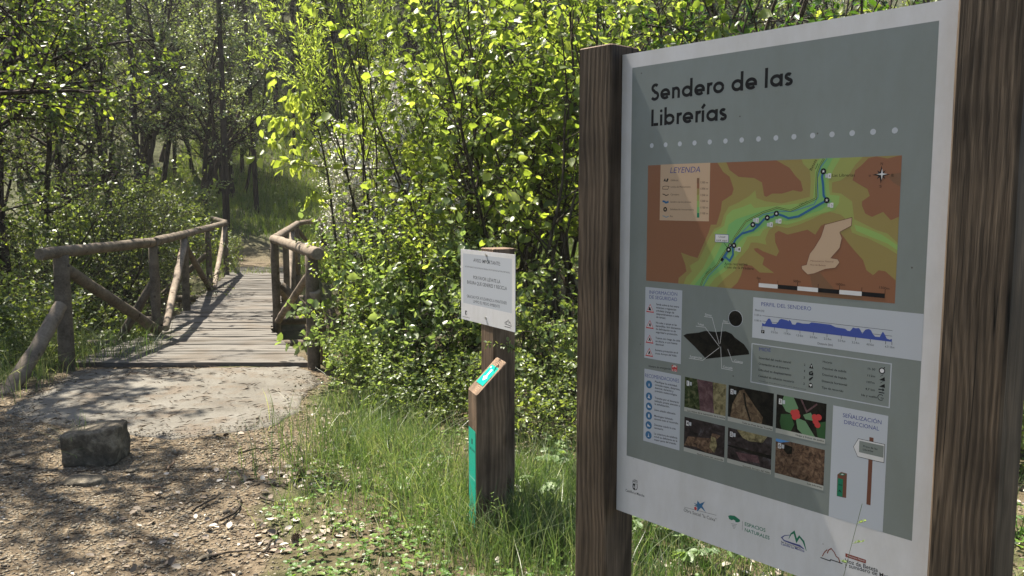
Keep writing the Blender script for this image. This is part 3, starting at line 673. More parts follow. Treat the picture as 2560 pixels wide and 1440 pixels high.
p.text('Área recreativa', (833, 1053), (1040, 1058), 24, 'black', 13); p.text('Casa de la Pradera', (833, 1080), (1095, 1097), 22, 'black', 13)
p.text('CM-210', (664, 1138), (712, 1088), 13, 'black', 13); p.text('CM-210', (1508, 518), (1580, 487), 16, 'black', 13)
p.text('Beteta', (1618, 205), (1665, 108), 26, 'black', 13); p.line([(1652, 190), (1674, 140)], .0012, 'black', 13)
p.text('Las Librerías', (1803, 258), (2005, 256), 26, 'black', 13)
p.text('Monumento Natural', (1608, 1022), (1812, 1030), 15, 'brownprint', 13); p.text('Hoz de Beteta', (1604, 1057), (1742, 1064), 15, 'brownprint', 13)
cu_ = p.P(2243, 240)
p.star(cu_, .019, .0045, 4, 'black', 12); p.star(cu_, .013, .004, 4, 'ink', 11, 45); p.star((cu_[0] + .0015, cu_[1] + .001), .012, .0025, 4, 'white', 13)
for t_, x, y in (('N', 2238, 152), ('W', 2130, 263), ('E', 2336, 256), ('S', 2227, 356)): p.text(t_, (x, y), (x + 20, y), 24, 'black', 13)
p.build('map_print', panel)
p = Print(IB, Z2)
ub = [p.P(x, y)[0] for x, y in ((1142, 1215), (1312, 1230), (1490, 1245), (1675, 1262), (1867, 1278), (2068, 1297), (2277, 1312))]
vb0, vb1 = p.P(1142, 1215)[1], p.P(1142, 1251)[1]
for i in range(6): p.raw([(ub[i], vb1), (ub[i + 1], vb1), (ub[i + 1], vb0), (ub[i], vb0)], [(0, 1, 2, 3)], 'white' if i % 2 == 0 else 'black', 12)
for i in range(7): p.raw([(ub[i] - .0005, vb0), (ub[i] + .0005, vb0), (ub[i] + .0005, vb0 + .009), (ub[i] - .0005, vb0 + .009)], [(0, 1, 2, 3)], 'black', 13)
for t_, a, b_ in (('0m', (1124, 1180), (1157, 1183)), ('500m', (1452, 1207), (1517, 1212)), ('1000m', (1836, 1235), (1918, 1243)), ('1500m', (2225, 1265), (2316, 1276))): p.text(t_, a, b_, 22, 'black', 13)
p.build('map_scale_bar', panel)
p = Print(IB, Z2)
p.rect((258, 150), (692, 660), 'sand', 5)
p.text('LEYENDA', (343, 226), (614, 218), 52, 'blueink', 6, 0, .2)
for i, (t_, a, b_) in enumerate((('Edificios', (350, 298), (416, 298)), ('Límite de Monumento', (349, 357), (527, 357)), ('Carretera', (347, 426), (425, 426)), ('Sendero de las Librerías', (346, 492), (532, 494)), ('Señalización interpretativa', (344, 559), (558, 562)), ('Río', (343, 622), (367, 622)))):
    p.text(t_, a, b_, 16, 'black', 6)
for k_, y in enumerate((310, 366, 424, 477, 536, 588)): p.text(('1350 m', '1300 m', '1250 m', '1200 m', '1150 m', '1100 m')[k_], (618, y + 8), (684, y + 9), 18, 'black', 6)
ys = (270, 318, 365, 423, 477, 532, 585, 627)
for k_, mt in enumerate(('map0d', 'map0', 'map1', 'map2', 'map3', 'map4', 'logogreen')): p.rect((585, ys[k_]), (606, ys[k_ + 1]), mt, 6 + (k_ % 2) * .5)
p.poly([(283, 298), (296, 275), (303, 280), (298, 290), (308, 292), (304, 304), (296, 296), (290, 302)], 'black', 6); p.poly([(306, 302), (318, 272), (330, 278), (318, 306)], 'black', 6.5)
p.line([(276, 348), (302, 342), (334, 346), (322, 372), (276, 370), (276, 348)], .0012, 'black', 6)
for y, mt, wd in ((420, 'black', .0022), (484, 'route', .005), (616, 'river', .002)): p.line([(275, y - 6), (292, y - 2), (305, y + 8), (318, y + 4), (330, y - 2)], wd, mt, 6)
p.disc((299, 552), .0062, 'black', 6); p.disc((299, 552), .0024, 'sand', 7)
p.build('legend_box', panel)
# safety box and recommendations
p = Print(IB, ZA)
p.rect((45, 56), (333, 688), 'lightgrey', 3)
p.text('INFORMACIÓN', (77, 112), (305, 130), 28, 'blueink', 4); p.text('DE SEGURIDAD', (77, 151), (303, 174), 28, 'blueink', 4)
paras = (((133, 205), ('Senda sobre la hoz entre', 'escarpes y vegetación', 'arbolada (riesgo de', 'desprendimientos o caída', 'de ramas).')), ((130, 355), ('No suba o apoye en las', 'barandillas. Son elementos', 'de delimitación no de', 'seguridad o protección.')), ((127, 480), ('Tramos con riesgo de caída', 'en altura, o con fuerte', 'desnivel.')), ((124, 580), ('Extreme precaución en el', 'cruce Arroyo del Valle.')))
def para(p, x, y, lines, dy, cw, h, slope=.1, mat='black', layer=4):
    for i, t_ in enumerate(lines):
        ln = len(t_) * cw; p.text(t_, (x, y + i * dy), (x + ln, y + i * dy + ln * slope), h, mat, layer, .014)
for (x, y), ls in paras: para(p, x, y, ls, 26, 7.75, 16, .125)
def tri(p, cx_, cy_, s_):
    u, v = p.P(cx_, cy_); h = s_ * .866
    p.raw([(u - s_ / 2, v - h / 2), (u + s_ / 2, v - h / 2), (u, v + h / 2)], [(0, 1, 2)], 'red', 4); s2 = s_ * .74
    v2 = v - h * .015; p.raw([(u - s2 / 2, v2 - s2 * .40), (u + s2 / 2, v2 - s2 * .40), (u, v2 + s2 * .43)], [(0, 1, 2)], 'white', 5)
    return u, v - h * .08
for i, (cx_, cy_) in enumerate(((83, 230), (81, 362), (79, 482), (76, 590))):
    u, v = tri(p, cx_, cy_, .027); q = .0045
    if i == 0: p.polyuv([(u - q * 1.4, v - q), (u + q * 1.4, v - q), (u + q * .6, v - q * .2), (u + q * .2, v + q * .9), (u - q * .6, v + q * 1.2)], 'black', 6)
    else:
        p.polyuv([(u - q * .9, v - q), (u - q * .3, v - q), (u, v - q * .1), (u + q * .5, v - q), (u + q, v - q), (u + q * .5, v + q * .8), (u, v + q * 1.4), (u - q * .5, v + q * .5)], 'black', 6)
p.text('Número de emergencias', (72, 712), (252, 735), 17, 'black', 4, .006)
p.rect((260, 694), (304, 752), 'red', 4); p.text('112', (264, 745), (300, 749), 16, 'white', 5, .02)
p.line([(267, 712), (275, 703), (289, 704), (297, 714)], .003, 'white', 5)
p.build('safety_box', panel)
p = Print(IB, ZA)
p.rect((37, 724), (322, 1394), 'lightgrey', 3)
p.text('RECOMENDACIONES', (42, 793), (320, 840), 30, 'blueink', 4)
for (x, y), ls in (((122, 838), ('Planifique la actividad,', 'consulte mapas, distancias,', 'desnivel, duración y', 'previsión meteorológica.')), ((120, 970), ('Transite por el itinerario', 'balizado, preste atención a', 'la señalización.')), ((118, 1068), ('Lleve calzado adecuado.',)), ((117, 1117), ('Manténgase hidratado', 'durante todo el recorrido.')), ((117, 1190), ('Descanse cuando lo crea', 'necesario.')), ((116, 1262), ('La cobertura de telefonía', 'móvil es deficiente en la', 'mayor parte del trazado.'))): para(p, x, y, ls, 25, 7.6, 16, .2)
for i, (cx_, cy_) in enumerate(((74, 854), (74, 952), (74, 1034), (73, 1110), (71, 1187), (70, 1268))):
    p.disc((cx_, cy_), .0108, 'icon', 4); u, v = p.P(cx_, cy_); q = .0048
    sh = [[(-.25, -1.1), (.3, -1.1), (.3, .5), (-.25, .5)], [(-1, -1), (.9, -1), (.3, -.2), (.3, .9), (-.3, 1.2), (-.4, 0)], [(-1, -.7), (1.1, -.7), (1.1, -.1), (.1, .2), (-.3, .9), (-1, .8)], [(-.5, -1), (.5, -1), (.5, .5), (.15, 1.1), (-.15, 1.1), (-.5, .5)], [(-1, -.8), (1, -.8), (1, -.2), (0, -.1), (-.5, .8), (-.9, .5)], [(-.6, -1), (.6, -1), (.15, -.2), (.1, 1), (-.1, 1), (-.15, -.2)]][i]
    p.polyuv([(u + a * q, v + b_ * q) for a, b_ in sh], 'white', 5)
p.build('recommendations_box', panel)
# relief model
p = Print(IB, ZA)
p.poly([(355, 455), (380, 440), (480, 430), (535, 415), (620, 425), (700, 418), (750, 440), (775, 470), (850, 525), (888, 580), (893, 608), (540, 645), (450, 548)], 'ph_dark', 3)
p.disc((781, 315), .0205, 'lightgrey', 4, 28); p.disc((781, 315), .0192, 'ph_dark', 5, 28)
for t_, a, b_, ln in (('Simas', (531, 290), (585, 298), [(525, 298), (590, 307), (648, 525)]), ('Tobas', (471, 368), (522, 375), [(457, 377), (532, 386), (650, 545)]), ('Hoz', (681, 344), (716, 350), [(736, 358), (676, 351), (655, 520)]), ('Surgencias', (408, 632), (506, 646), [(400, 639), (512, 657), (650, 552)]), ('Cascada', (679, 717), (757, 729), [(758, 739), (668, 723), (660, 545)]), ('Cuevas', (772, 668), (841, 680), [(838, 683), (756, 668), (718, 565)])):
    p.text(t_, a, b_, 18, 'white', 6, .004); p.line(ln, .0011, 'white', 5.5)
p.build('relief_print', panel)
# profile
p = Print(IB, ZB)
u0_, v0_ = p.P(112, 62); u1_ = gu1; v1_ = p.P(100, 545)[1]
p.raw([(u0_, v1_), (u1_, v1_), (u1_, v0_), (u0_, v0_)], [(0, 1, 2, 3)], 'lightgrey', 3)
p.text('PERFIL DEL SENDERO', (207, 165), (806, 223), 45, 'blueink', 4)
p.text('Altura (m)', (130, 228), (242, 238), 27, 'black', 4)
p.text('1120 m', (127, 285), (208, 292), 24, 'black', 4); p.text('1100 m', (125, 350), (208, 358), 24, 'black', 4)
p.line([(222, 284), (1782, 463)], .0008, 'ink', 4); p.line([(222, 348), (1778, 530)], .0008, 'ink', 4)
top = [(217, 372), (250, 385), (270, 350), (290, 320), (312, 318), (325, 345), (340, 380), (385, 383), (410, 360), (425, 332), (450, 322), (520, 340), (535, 350), (545, 335), (562, 350), (580, 388), (615, 392), (632, 366), (655, 365), (700, 378), (780, 382), (810, 364), (880, 372), (980, 385), (1040, 392), (1100, 422), (1160, 432), (1215, 440), (1240, 462), (1270, 470), (1290, 450), (1308, 425), (1340, 435), (1380, 432), (1400, 460), (1420, 500), (1440, 470), (1460, 450), (1500, 443), (1525, 460), (1550, 510), (1575, 535), (1630, 540), (1650, 500), (1668, 475), (1690, 510), (1715, 560), (1750, 572), (1776, 563)]
p.poly(top + [(1774, 598), (217, 408)], 'blue', 5)
for i, (x, y) in enumerate(((217, 408), (365, 425), (516, 443), (672, 462), (832, 481), (996, 503), (1167, 523), (1339, 544), (1516, 567), (1700, 590), (1775, 598))):
    p.line([(x, y), (x, y + 38)], .001, 'black', 6)
for t_, x, y in (('0.5 Km', 326, 491), ('1.0 Km', 480, 507), ('1.5 Km', 630, 530), ('2.0 Km', 790, 551), ('2.5 Km', 958, 571), ('3.0 Km', 1127, 593), ('3.5 Km', 1295, 616), ('4.0 Km', 1470, 638), ('4.71 Km', 1690, 668)): p.text(t_, (x, y), (x + (78 if x < 700 else 88 if x < 1600 else 114), y + 11), 27, 'black', 6)
p.text('Distancia (km)', (884, 628), (1066, 648), 27, 'black', 6)
p.rect((207, 453), (245, 498), 'black', 5); p.text('P', (218, 490), (234, 492), 28, 'white', 6)
p.build('trail_profile_box', panel)
p = Print(IB, ZB)
uu0, vv0 = p.P(97, 618); uu1 = p.P(1768, 858)[0]; vv1 = p.P(82, 1078)[1]
p.lineuv([(uu0, vv0), (uu1, vv0), (uu1, vv1), (uu0, vv1), (uu0, vv0)], .0024, 'lightgrey', 3)
p.text('MIDE', (180, 704), (320, 718), 42, 'blueink', 4, 0, .1)
for t_, a, b_ in (('Severidad del medio natural', (178, 800), (562, 858)), ('Orientación en el itinerario', (176, 870), (543, 930)), ('Dificultad en desplazamiento', (174, 944), (567, 1008)), ('Cantidad de esfuerzo necesario', (172, 1016), (600, 1090)), ('Horario', (945, 845), (1057, 863)), ('Desnivel de subida', (942, 925), (1228, 968)), ('Desnivel de bajada', (940, 1000), (1230, 1050)), ('Distancia horizontal', (935, 1078), (1236, 1128)), ('Tipo de recorrido', (932, 1155), (1192, 1203)), ('1h 30´', (1486, 930), (1588, 945)), ('112m', (1483, 1012), (1574, 1026)), ('107m', (1473, 1090), (1566, 1104)), ('4,7 km', (1456, 1173), (1570, 1190)), ('Ida y vuelta', (1408, 1245), (1594, 1275)), ('2', (720, 885), (736, 887)), ('1', (724, 960), (732, 961)), ('2', (715, 1036), (732, 1038)), ('2', (712, 1112), (730, 1114))):
    p.text(t_, a, b_, 25, 'black', 4, .012)
p.text('*Valoración de mínima dificultad (1 punto) a máxima dificultad (5 puntos)', (177, 1068), (745, 1175), 12, 'ink', 4)
def ico(c, shp, q=.0052, mat='black', layer=4):
    u, v = p.P(*c); p.polyuv([(u + a * q, v + b_ * q) for a, b_ in shp], mat, layer)
ico((808, 890), [(-1, -1), (1, -1), (0, 1.3)]); ico((808, 890), [(-.12, -.5), (.12, -.5), (.15, .5), (-.15, .5)], mat='white', layer=5)
ico((806, 972), [(-1, -1), (1, -1), (1, .3), (.4, .4), (.8, 1.1), (-.6, .6), (-1, .1)]); ico((806, 975), [(-.3, -.3), (.3, 0), (.1, .5), (-.3, .3)], mat='grey', layer=5)
ico((804, 1042), [(-1, -.9), (-.4, -.9), (.7, .3), (1, 1.1), (.4, .9), (-.9, -.1)]); ico((800, 1120), [(-1, -1), (1, -1), (.8, .7), (0, 1.2), (-.8, .7)])
ico((800, 1118), [(0, -.7), (.6, 0), (.5, .45), (.15, .45), (0, .25), (-.15, .45), (-.5, .45), (-.6, 0)], mat='white', layer=5)
p.disc((1656, 945), .0068, 'black', 4); p.disc((1656, 945), .0046, 'white', 5); ico((1682, 925), [(-.5, -.3), (.6, .9), (.2, 1.2), (-.6, .2)], .004)
for y in (1040, 1120): ico((1658, y), [(-1.2, -.7), (1.2, -.9), (1, .8)]); ico((1655, y - 35), [(-.8, -.6), (.8, .6), (.7, .8), (-.9, -.4)], .004)
ico((1650, 1172), [(-1.3, -.2), (.4, -.2), (.4, -.7), (1.3, 0), (.4, .7), (.4, .2), (-1.3, .2)]); p.rect((1617, 1197), (1684, 1220), 'black', 4)
p.lineuv([(p.P(1640, 1265)[0] + .0062 * math.cos(R(a)), p.P(1640, 1265)[1] + .0062 * math.sin(R(a))) for a in range(40, 330, 20)], .0014, 'black', 4); p.line([(1640, 1270), (1676, 1276)], .0014, 'black', 5)
p.build('difficulty_box', panel)
# photographs
def photo(cs, build_, cap, ca, cb, num):
    p = Print(IB, ZC); (ax, ay), (bx, by) = cs
    r = p.rect((ax, ay), (bx, by), cap[1], 3); build_(p, r)
    h = r[3] - r[1]; st = h * .10
    p.raw([(r[0], r[1] - .002), (r[2], r[1] - .002), (r[2], r[1] + st), (r[0], r[1] + st)], [(0, 1, 2, 3)], 'ph_strip', 8)
    p.text(cap[0], ca, cb, 18, 'black', 9, .008)
    p.raw([(r[0] + .006, r[3] - .022), (r[0] + .014, r[3] - .022), (r[0] + .014, r[3] - .009), (r[0] + .006, r[3] - .009)], [(0, 1, 2, 3)], 'white', 8)
    p.raw([(r[0] + .0155, r[3] - .020), (r[0] + .022, r[3] - .020), (r[0] + .022, r[3] - .011), (r[0] + .0155, r[3] - .011)], [(0, 1, 2, 3)], 'lightgrey', 8)
    V, F, w, cp = glyphs(num, .01); s_ = .0085 / cp
    p.raw([(r[0] + .0075 + x * s_, r[3] - .0195 + y * s_) for x, y in V], F, 'black', 9)
    p.build('photo_print', panel, cap[2])
def fr(r, pts): return [(r[0] + a * (r[2] - r[0]), r[1] + b_ * (r[3] - r[1])) for a, b_ in pts]
def ph1(p, r): p.polyuv(fr(r, [(.30, 1), (.68, 1), (.70, .5), (.74, 0), (.40, 0), (.36, .5)]), 'ph_bark', 4); p.polyuv(fr(r, [(.70, 1), (1, 1), (1, 0), (.74, 0), (.70, .5)]), 'ph_yel', 4)
def ph2(p, r):
    p.polyuv(fr(r, [(.05, .05), (.5, 0), (.75, 0), (.78, .3), (.6, .55), (.35, .95), (.25, .9), (.1, .5)]), 'ph_stone', 4); p.polyuv(fr(r, [(.33, .85), (.38, .5), (.5, .1), (.53, .12), (.42, .52), (.37, .86)]), 'ph_dark', 5)
def ph3(p, r):
    for pts, mt in (([(.15, 1), (.35, 1), (.45, .75), (.38, .55), (.2, .6), (.1, .8)], 'ph_leaf2'), ([(.1, .5), (.3, .55), (.38, .3), (.3, .05), (.12, .1), (.08, .3)], 'ph_leaf'), ([(.4, .5), (.6, .45), (.8, .1), (.6, .05), (.45, .2)], 'ph_leaf2'), ([(.8, .45), (1, .55), (1, .05), (.85, .12)], 'ph_leaf'), ([(.55, .6), (.7, .7), (.8, .5), (.6, .5)], 'ph_leaf2')): p.polyuv(fr(r, pts), mt, 4)
    p.lineuv(fr(r, [(.5, 1), (.62, .7), (.82, .95)]), .004, 'ph_bark', 5)
    for i, (a, b_) in enumerate(((.35, .6), (.42, .63), (.38, .5), (.44, .55), (.78, .6), (.86, .62), (.8, .5), (.84, .42))):
        u, v = fr(r, [(a, b_)])[0]; p.raw([(u + .0072 * math.cos(j * .45), v + .0072 * math.sin(j * .45)) for j in range(14)], [tuple(range(14))], 'red', 6 + .3 * i)
def ph4(p, r):
    p.polyuv(fr(r, [(0, .15), (.3, .2), (.6, .1), (.78, .2), (.8, .55), (.9, .7), (.7, .72), (.65, .55), (.4, .5), (.1, .45)]), 'ph_rock', 4)
    p.polyuv(fr(r, [(.64, .3), (.76, .15), (.82, .4), (.78, .6), (.68, .62)]), 'ph_yel', 5)
def ph5(p, r): p.polyuv(fr(r, [(.2, 1), (.9, 1), (.8, .8), (.5, .75), (.35, .8)]), 'ph_yel', 4); p.polyuv(fr(r, [(0, .5), (1, .5), (1, .4), (.4, .42), (0, .46)]), 'ph_dark', 5); p.polyuv(fr(r, [(.2, .35), (.7, .4), (.75, .2), (.3, .15)]), 'ph_bark', 4)
def ph6(p, r): p.polyuv(fr(r, [(0, 1), (.3, 1), (.1, .92), (0, .93)]), 'ph_blue', 4); p.polyuv(fr(r, [(.2, .9), (.35, .88), (.35, .7), (.25, .66), (.17, .75)]), 'ph_dark', 5)
photo(((95, 92), (523, 547)), ph1, ('Los restos de la extracción de la resina', 'ph_green', 'photo of a purple-brown pine trunk'), (122, 458), (520, 540), '1')
photo(((558, 178), (1024, 660)), ph2, ('Toba en Poza de las Truchas', 'ph_dark', 'photo of a mossy tufa rock against black'), (700, 585), (1018, 658), '2')
photo(((1068, 278), (1578, 795)), ph3, ('Hojas y frutos de acebo', 'ph_dark', 'photo of holly leaves with red berries'), (1268, 715), (1566, 783), '3')
photo(((90, 515), (510, 988)), ph4, ('Nutria, fauna del recorrido', 'ph_water', 'photo of an otter on a dark river bank'), (225, 917), (500, 985), '4')
photo(((552, 628), (1004, 1118)), ph5, ('Cascada Arroyo del Valle', 'ph_water', 'photo of a dark cascade over ledges'), (707, 1043), (992, 1118), '5')
photo(((1058, 745), (1560, 1290)), ph6, ('Los Librerías', 'ph_rock', 'photo of reddish layered rock under a corner of sky'), (1390, 1230), (1548, 1275), '6')
# direction sign diagram
p = Print(IB, ZD)
a = p.P(2160, 0); b_ = Print(IB, ZC).P(1665, 395)
p.raw([(b_[0], gv0 ), (a[0], gv0), (a[0], b_[1]), (b_[0], b_[1])], [(0, 1, 2, 3)], 'lightgrey', 3)
p.z = ZC
p.text('SEÑALIZACIÓN', (1766, 518), (2175, 597), 42, 'blueink', 4, .003); p.text('DIRECCIONAL', (1780, 590), (2150, 665), 42, 'blueink', 4, .003)
p.z = ZD
(ua, va), (ub2, vb2) = p.P(2012, -110), p.P(2042, 325); p.raw([(p.P(2003, 322)[0], p.P(2003, 322)[1]), (p.P(2036, 325)[0], p.P(2003, 322)[1]), (p.P(2036, 325)[0], IB.at(2176, 1093)[1]), (p.P(2003, 322)[0], IB.at(2176, 1093)[1])], [(0, 1, 2, 3)], 'brownprint', 4)
arr = [(1877, 833), (1930, 745), (2214, 808), (2203, 1006), (1922, 940)]
p.z = ZC; uv = [p.P(*q) for q in arr]; t0_, t1_ = uv[1][1], uv[4][1]; uv = [uv[0], uv[1], (uv[2][0], t0_), (uv[2][0], t1_), (uv[1][0], t1_)]
p.polyuv(uv, 'black', 5); c_ = (sum(u for u, v in uv) / 5, sum(v for u, v in uv) / 5)
p.polyuv([(c_[0] + (u - c_[0]) * .97, c_[1] + (v - c_[1]) * .95) for u, v in uv], 'white', 6)
p.rect((1942, 768), (2195, 950), 'grey', 7); p.text('Presa de las', (1983, 835), (2133, 868), 20, 'black', 8, .006); p.text('Librerías', (1980, 870), (2088, 892), 20, 'black', 8, .006)
p.z = ZD
p.poly([(1771, 84), (1800, 64), (1848, 76), (1841, 272), (1766, 256)], 'brownprint', 4); p.poly([(1774, 112), (1818, 122), (1812, 264), (1767, 254)], 'logogreen', 5); p.poly([(1783, 84), (1803, 72), (1838, 82), (1818, 94)], 'logogreen', 5)
p.poly([(1800, 80), (1815, 78), (1822, 84), (1806, 88)], 'white', 6); p.line([(1780, 165), (1810, 170)], .0012, 'black', 6); p.line([(1782, 222), (1790, 208), (1797, 222), (1804, 226)], .0014, 'black', 6)
p.build('signpost_diagram', panel)
# logos along the bottom
p = Print(IB, ZD)
p.text('Castilla-La Mancha', (77, 218), (227, 265), 20, 'ink', 3, .012)
p.poly([(134, 154), (171, 160), (172, 195), (165, 208), (150, 210), (138, 203), (132, 185)], 'ink', 3); p.poly([(154, 160), (167, 162), (167, 192), (162, 203), (153, 205)], 'white', 4)
p.poly([(139, 190), (142, 165), (147, 180), (149, 192)], 'white', 4); p.line([(134, 150), (136, 130), (150, 128), (169, 134), (169, 156)], .0015, 'ink', 4); p.line([(136, 140), (169, 145)], .0015, 'ink', 3.5)
p.line([(152, 122), (152, 150)], .0015, 'ink', 4.5)
p.build('crest_logo', panel)
p = Print(IB, ZD)
p.text('Obra Social "la Caixa"', (542, 378), (803, 462), 26, 'ink', 3); p.line([(545, 345), (803, 410)], .0008, 'ink', 3)
p.poly([(620, 310), (648, 320), (652, 292), (672, 318), (712, 300), (690, 335), (720, 388), (680, 350), (650, 380), (650, 345), (622, 330), (645, 330)], 'icon', 4)
p.disc((636, 355), .0042, 'red', 4); p.disc((642, 331), .0016, 'map1', 5)
p.build('star_logo', panel)
p = Print(IB, ZD)
p.text('ESPACIOS', (1030, 492), (1195, 545), 28, 'logogreen', 3, .012); p.text('NATURALES', (1030, 538), (1228, 606), 28, 'logogreen', 3, .012)
p.poly([(897, 415), (915, 410), (950, 415), (970, 430), (990, 445), (993, 460), (975, 467), (955, 465), (955, 455), (940, 445), (925, 450), (905, 440)], 'logogreen', 3)
for i, (xa, xb, y) in enumerate(((922, 968, 478), (928, 962, 490), (932, 956, 501), (936, 950, 511))): p.line([(xa, y), (xb, y + 6)], .0008, 'ink', 3)
p.line([(1012, 458), (1010, 530)], .0007, 'ink', 3)
p.build('tree_logo', panel)
def peaks(p, pts, layer=3, m1='logogreen', m2='blueink'):
    p.line(pts[0], pts[2], m1, layer); p.line(pts[1], pts[3], m2, layer + 1)
p = Print(IB, ZD)
p.line([(1382, 597), (1400, 560), (1425, 544), (1445, 615), (1467, 580), (1500, 620), (1523, 695)], [.001, .003, .005, .006, .004, .005, .001], 'logogreen', 4)
p.line([(1400, 568), (1350, 572), (1325, 588), (1345, 612), (1400, 632), (1470, 655), (1505, 682)], [.001, .002, .003, .003, .004, .005, .002], 'blueink', 3)
p.text('Red de Áreas Protegidas', (1322, 627), (1478, 680), 13, 'ink', 3, .01); p.text('Castilla-La Mancha', (1320, 645), (1507, 706), 19, 'blueink', 3, .02)
p.build('mountain_logo', panel)
p = Print(IB, ZD)
p.line([(1650, 738), (1668, 705), (1690, 685)], .0022, 'maroon', 3); p.line([(1690, 715), (1700, 690), (1722, 676), (1745, 705), (1762, 740), (1780, 752), (1792, 788)], .0024, 'maroon', 3)
p.line([(1636, 748), (1712, 775), (1718, 765), (1812, 797)], .0024, 'ink', 4)
p.text('Hoz de Beteta', (1832, 787), (2095, 865), 34, 'ink', 3, .012); p.text('y sumidero de Mata Asnos', (1830, 818), (2330, 962), 32, 'ink', 3, .012)
uA, vA = p.P(1836, 713); uB = p.P(2000, 765)[0]; vB = p.P(1836, 742)[1]; p.raw([(uA, vB), (uB, vB), (uB, vA), (uA, vA)], [(0, 1, 2, 3)], 'maroon', 3)
p.text('Monumento Natural', (1850, 738), (1988, 782), 14, 'white', 4)
p.build('rock_logo', panel)

# ---------------------------------------------------------------- notice sign
NZ = R(58.4); d0 = 4.02; r0_ = ray(1152, 622); NB = Board(Vector((0, 0, CAM_H)) + r0_ * (d0 / r0_.y), -NZ); NB.o.z = 0
ns = empty('notice_sign', NB.o, 'small white and grey rubbish notice screwed to a square timber post', 'notice sign', -NZ)
su1 = (NB.at(1289.5, 637.5)[0] + NB.at(1285.5, 830)[0]) / 2; sv0 = (NB.at(1152, 622)[1] + NB.at(1289.5, 637.5)[1]) / 2; sv1 = (NB.at(1151, 796.5)[1] + NB.at(1285.5, 830)[1]) / 2
a0 = NB.at(1200.3, 830)[0]; a1 = NB.at(1232, 835)[0]; w_ = a1 - a0; 
mb = MB(); mb.box((su1 / 2, .0015, (sv0 + sv1) / 2), su1, .003, sv0 - sv1); pl = mb.build('sign_plate', M['white'], ns)
mb = MB(); beam(mb, (-w_ / 2, -w_ / 2, w_ / 2, w_ / 2), -.3, sv0 + .012, rng, 0, 1); mb.build('post', [M['bollard'], M['endgrain']], ns, loc=((a0 + a1) / 2, .0035 + w_ / 2, 0))
ZE = (1130, 610, .1597); p = Print(NB, ZE); p.rect((172, 145), (938, 1086), 'lightgrey', 1)
p.text('AVISO IMPORTANTE:', (335, 278), (757, 340), 55, 'ink', 2, .006); p.text('NO EXISTE SERVICIO DE RECOGIDA DE BASURAS EN ESTE ESPACIO NATURAL PROTEGIDO', (203, 360), (908, 462), 22, 'ink', 2)
p.text('POR FAVOR LLÉVATE LA', (333, 545), (755, 617), 52, 'ink', 2, .006); p.text('BASURA QUE GENERES Y RECICLA', (238, 617), (860, 725), 52, 'ink', 2, .006)
p.text('GRACIAS POR AYUDARNOS A MANTENER', (234, 835), (858, 950), 45, 'ink', 2); p.text('LIMPIO EL MEDIO AMBIENTE', (335, 920), (748, 1003), 45, 'ink', 2)
p.build('notice_lettering', pl)
p = Print(NB, ZE)
p.text('Castilla-La Mancha', (165, 1138), (277, 1165), 16, 'ink', 2, .01); p.poly([(206, 1050), (236, 1056), (236, 1105), (222, 1118), (207, 1100)], 'ink', 2); p.poly([(222, 1060), (233, 1062), (233, 1100), (222, 1112)], 'white', 3); p.line([(208, 1044), (235, 1050)], .003, 'ink', 2); p.build('emblem', pl); p = Print(NB, ZE)
p.line([(850, 1250), (865, 1215), (880, 1188), (893, 1245), (905, 1215), (920, 1255), (930, 1295)], .003, 'ink', 3); p.line([(862, 1212), (828, 1228), (830, 1250), (880, 1268), (925, 1290)], .003, 'ink', 2); p.line([(822, 1290), (922, 1315)], .003, 'ink', 2)
p.build('emblem', pl)
for c in ((540, 175), (532, 1158)):
    u, v = Print(NB, ZE).P(*c); mb = MB(); mb.tube([(u, 0, v), (u, -.004, v)], .006, 10); mb.build('screw', M['steel'], ns)

# ---------------------------------------------------------------- waymark bollard
BZ = R(18.9); c0_ = G(1193.4, 1352); w_ = .1395
bo = empty('waymark_bollard', c0_, 'chunky timber waymark bollard with slanted top and turquoise plates', 'bollard', BZ)
zl, zh = .655, .79
def slp(x, y): return zl + (zh - zl) * (x + w_ / 2) / w_
mb = MB(); beam(mb, (-w_ / 2, -w_ / 2, w_ / 2, w_ / 2), -.3, 0, rng, 0, 1, .006, slp); bp = mb.build('post', [M['bollard'], M['endgrain']], bo, loc=(w_ / 2, w_ / 2, 0))
class BF(Board):
    pass
BL = Board(c0_, BZ - R(90)); BL.o.z = 0
h_ = empty('x', (0, 0, 0), None, None)
bpy.data.objects.remove(h_)
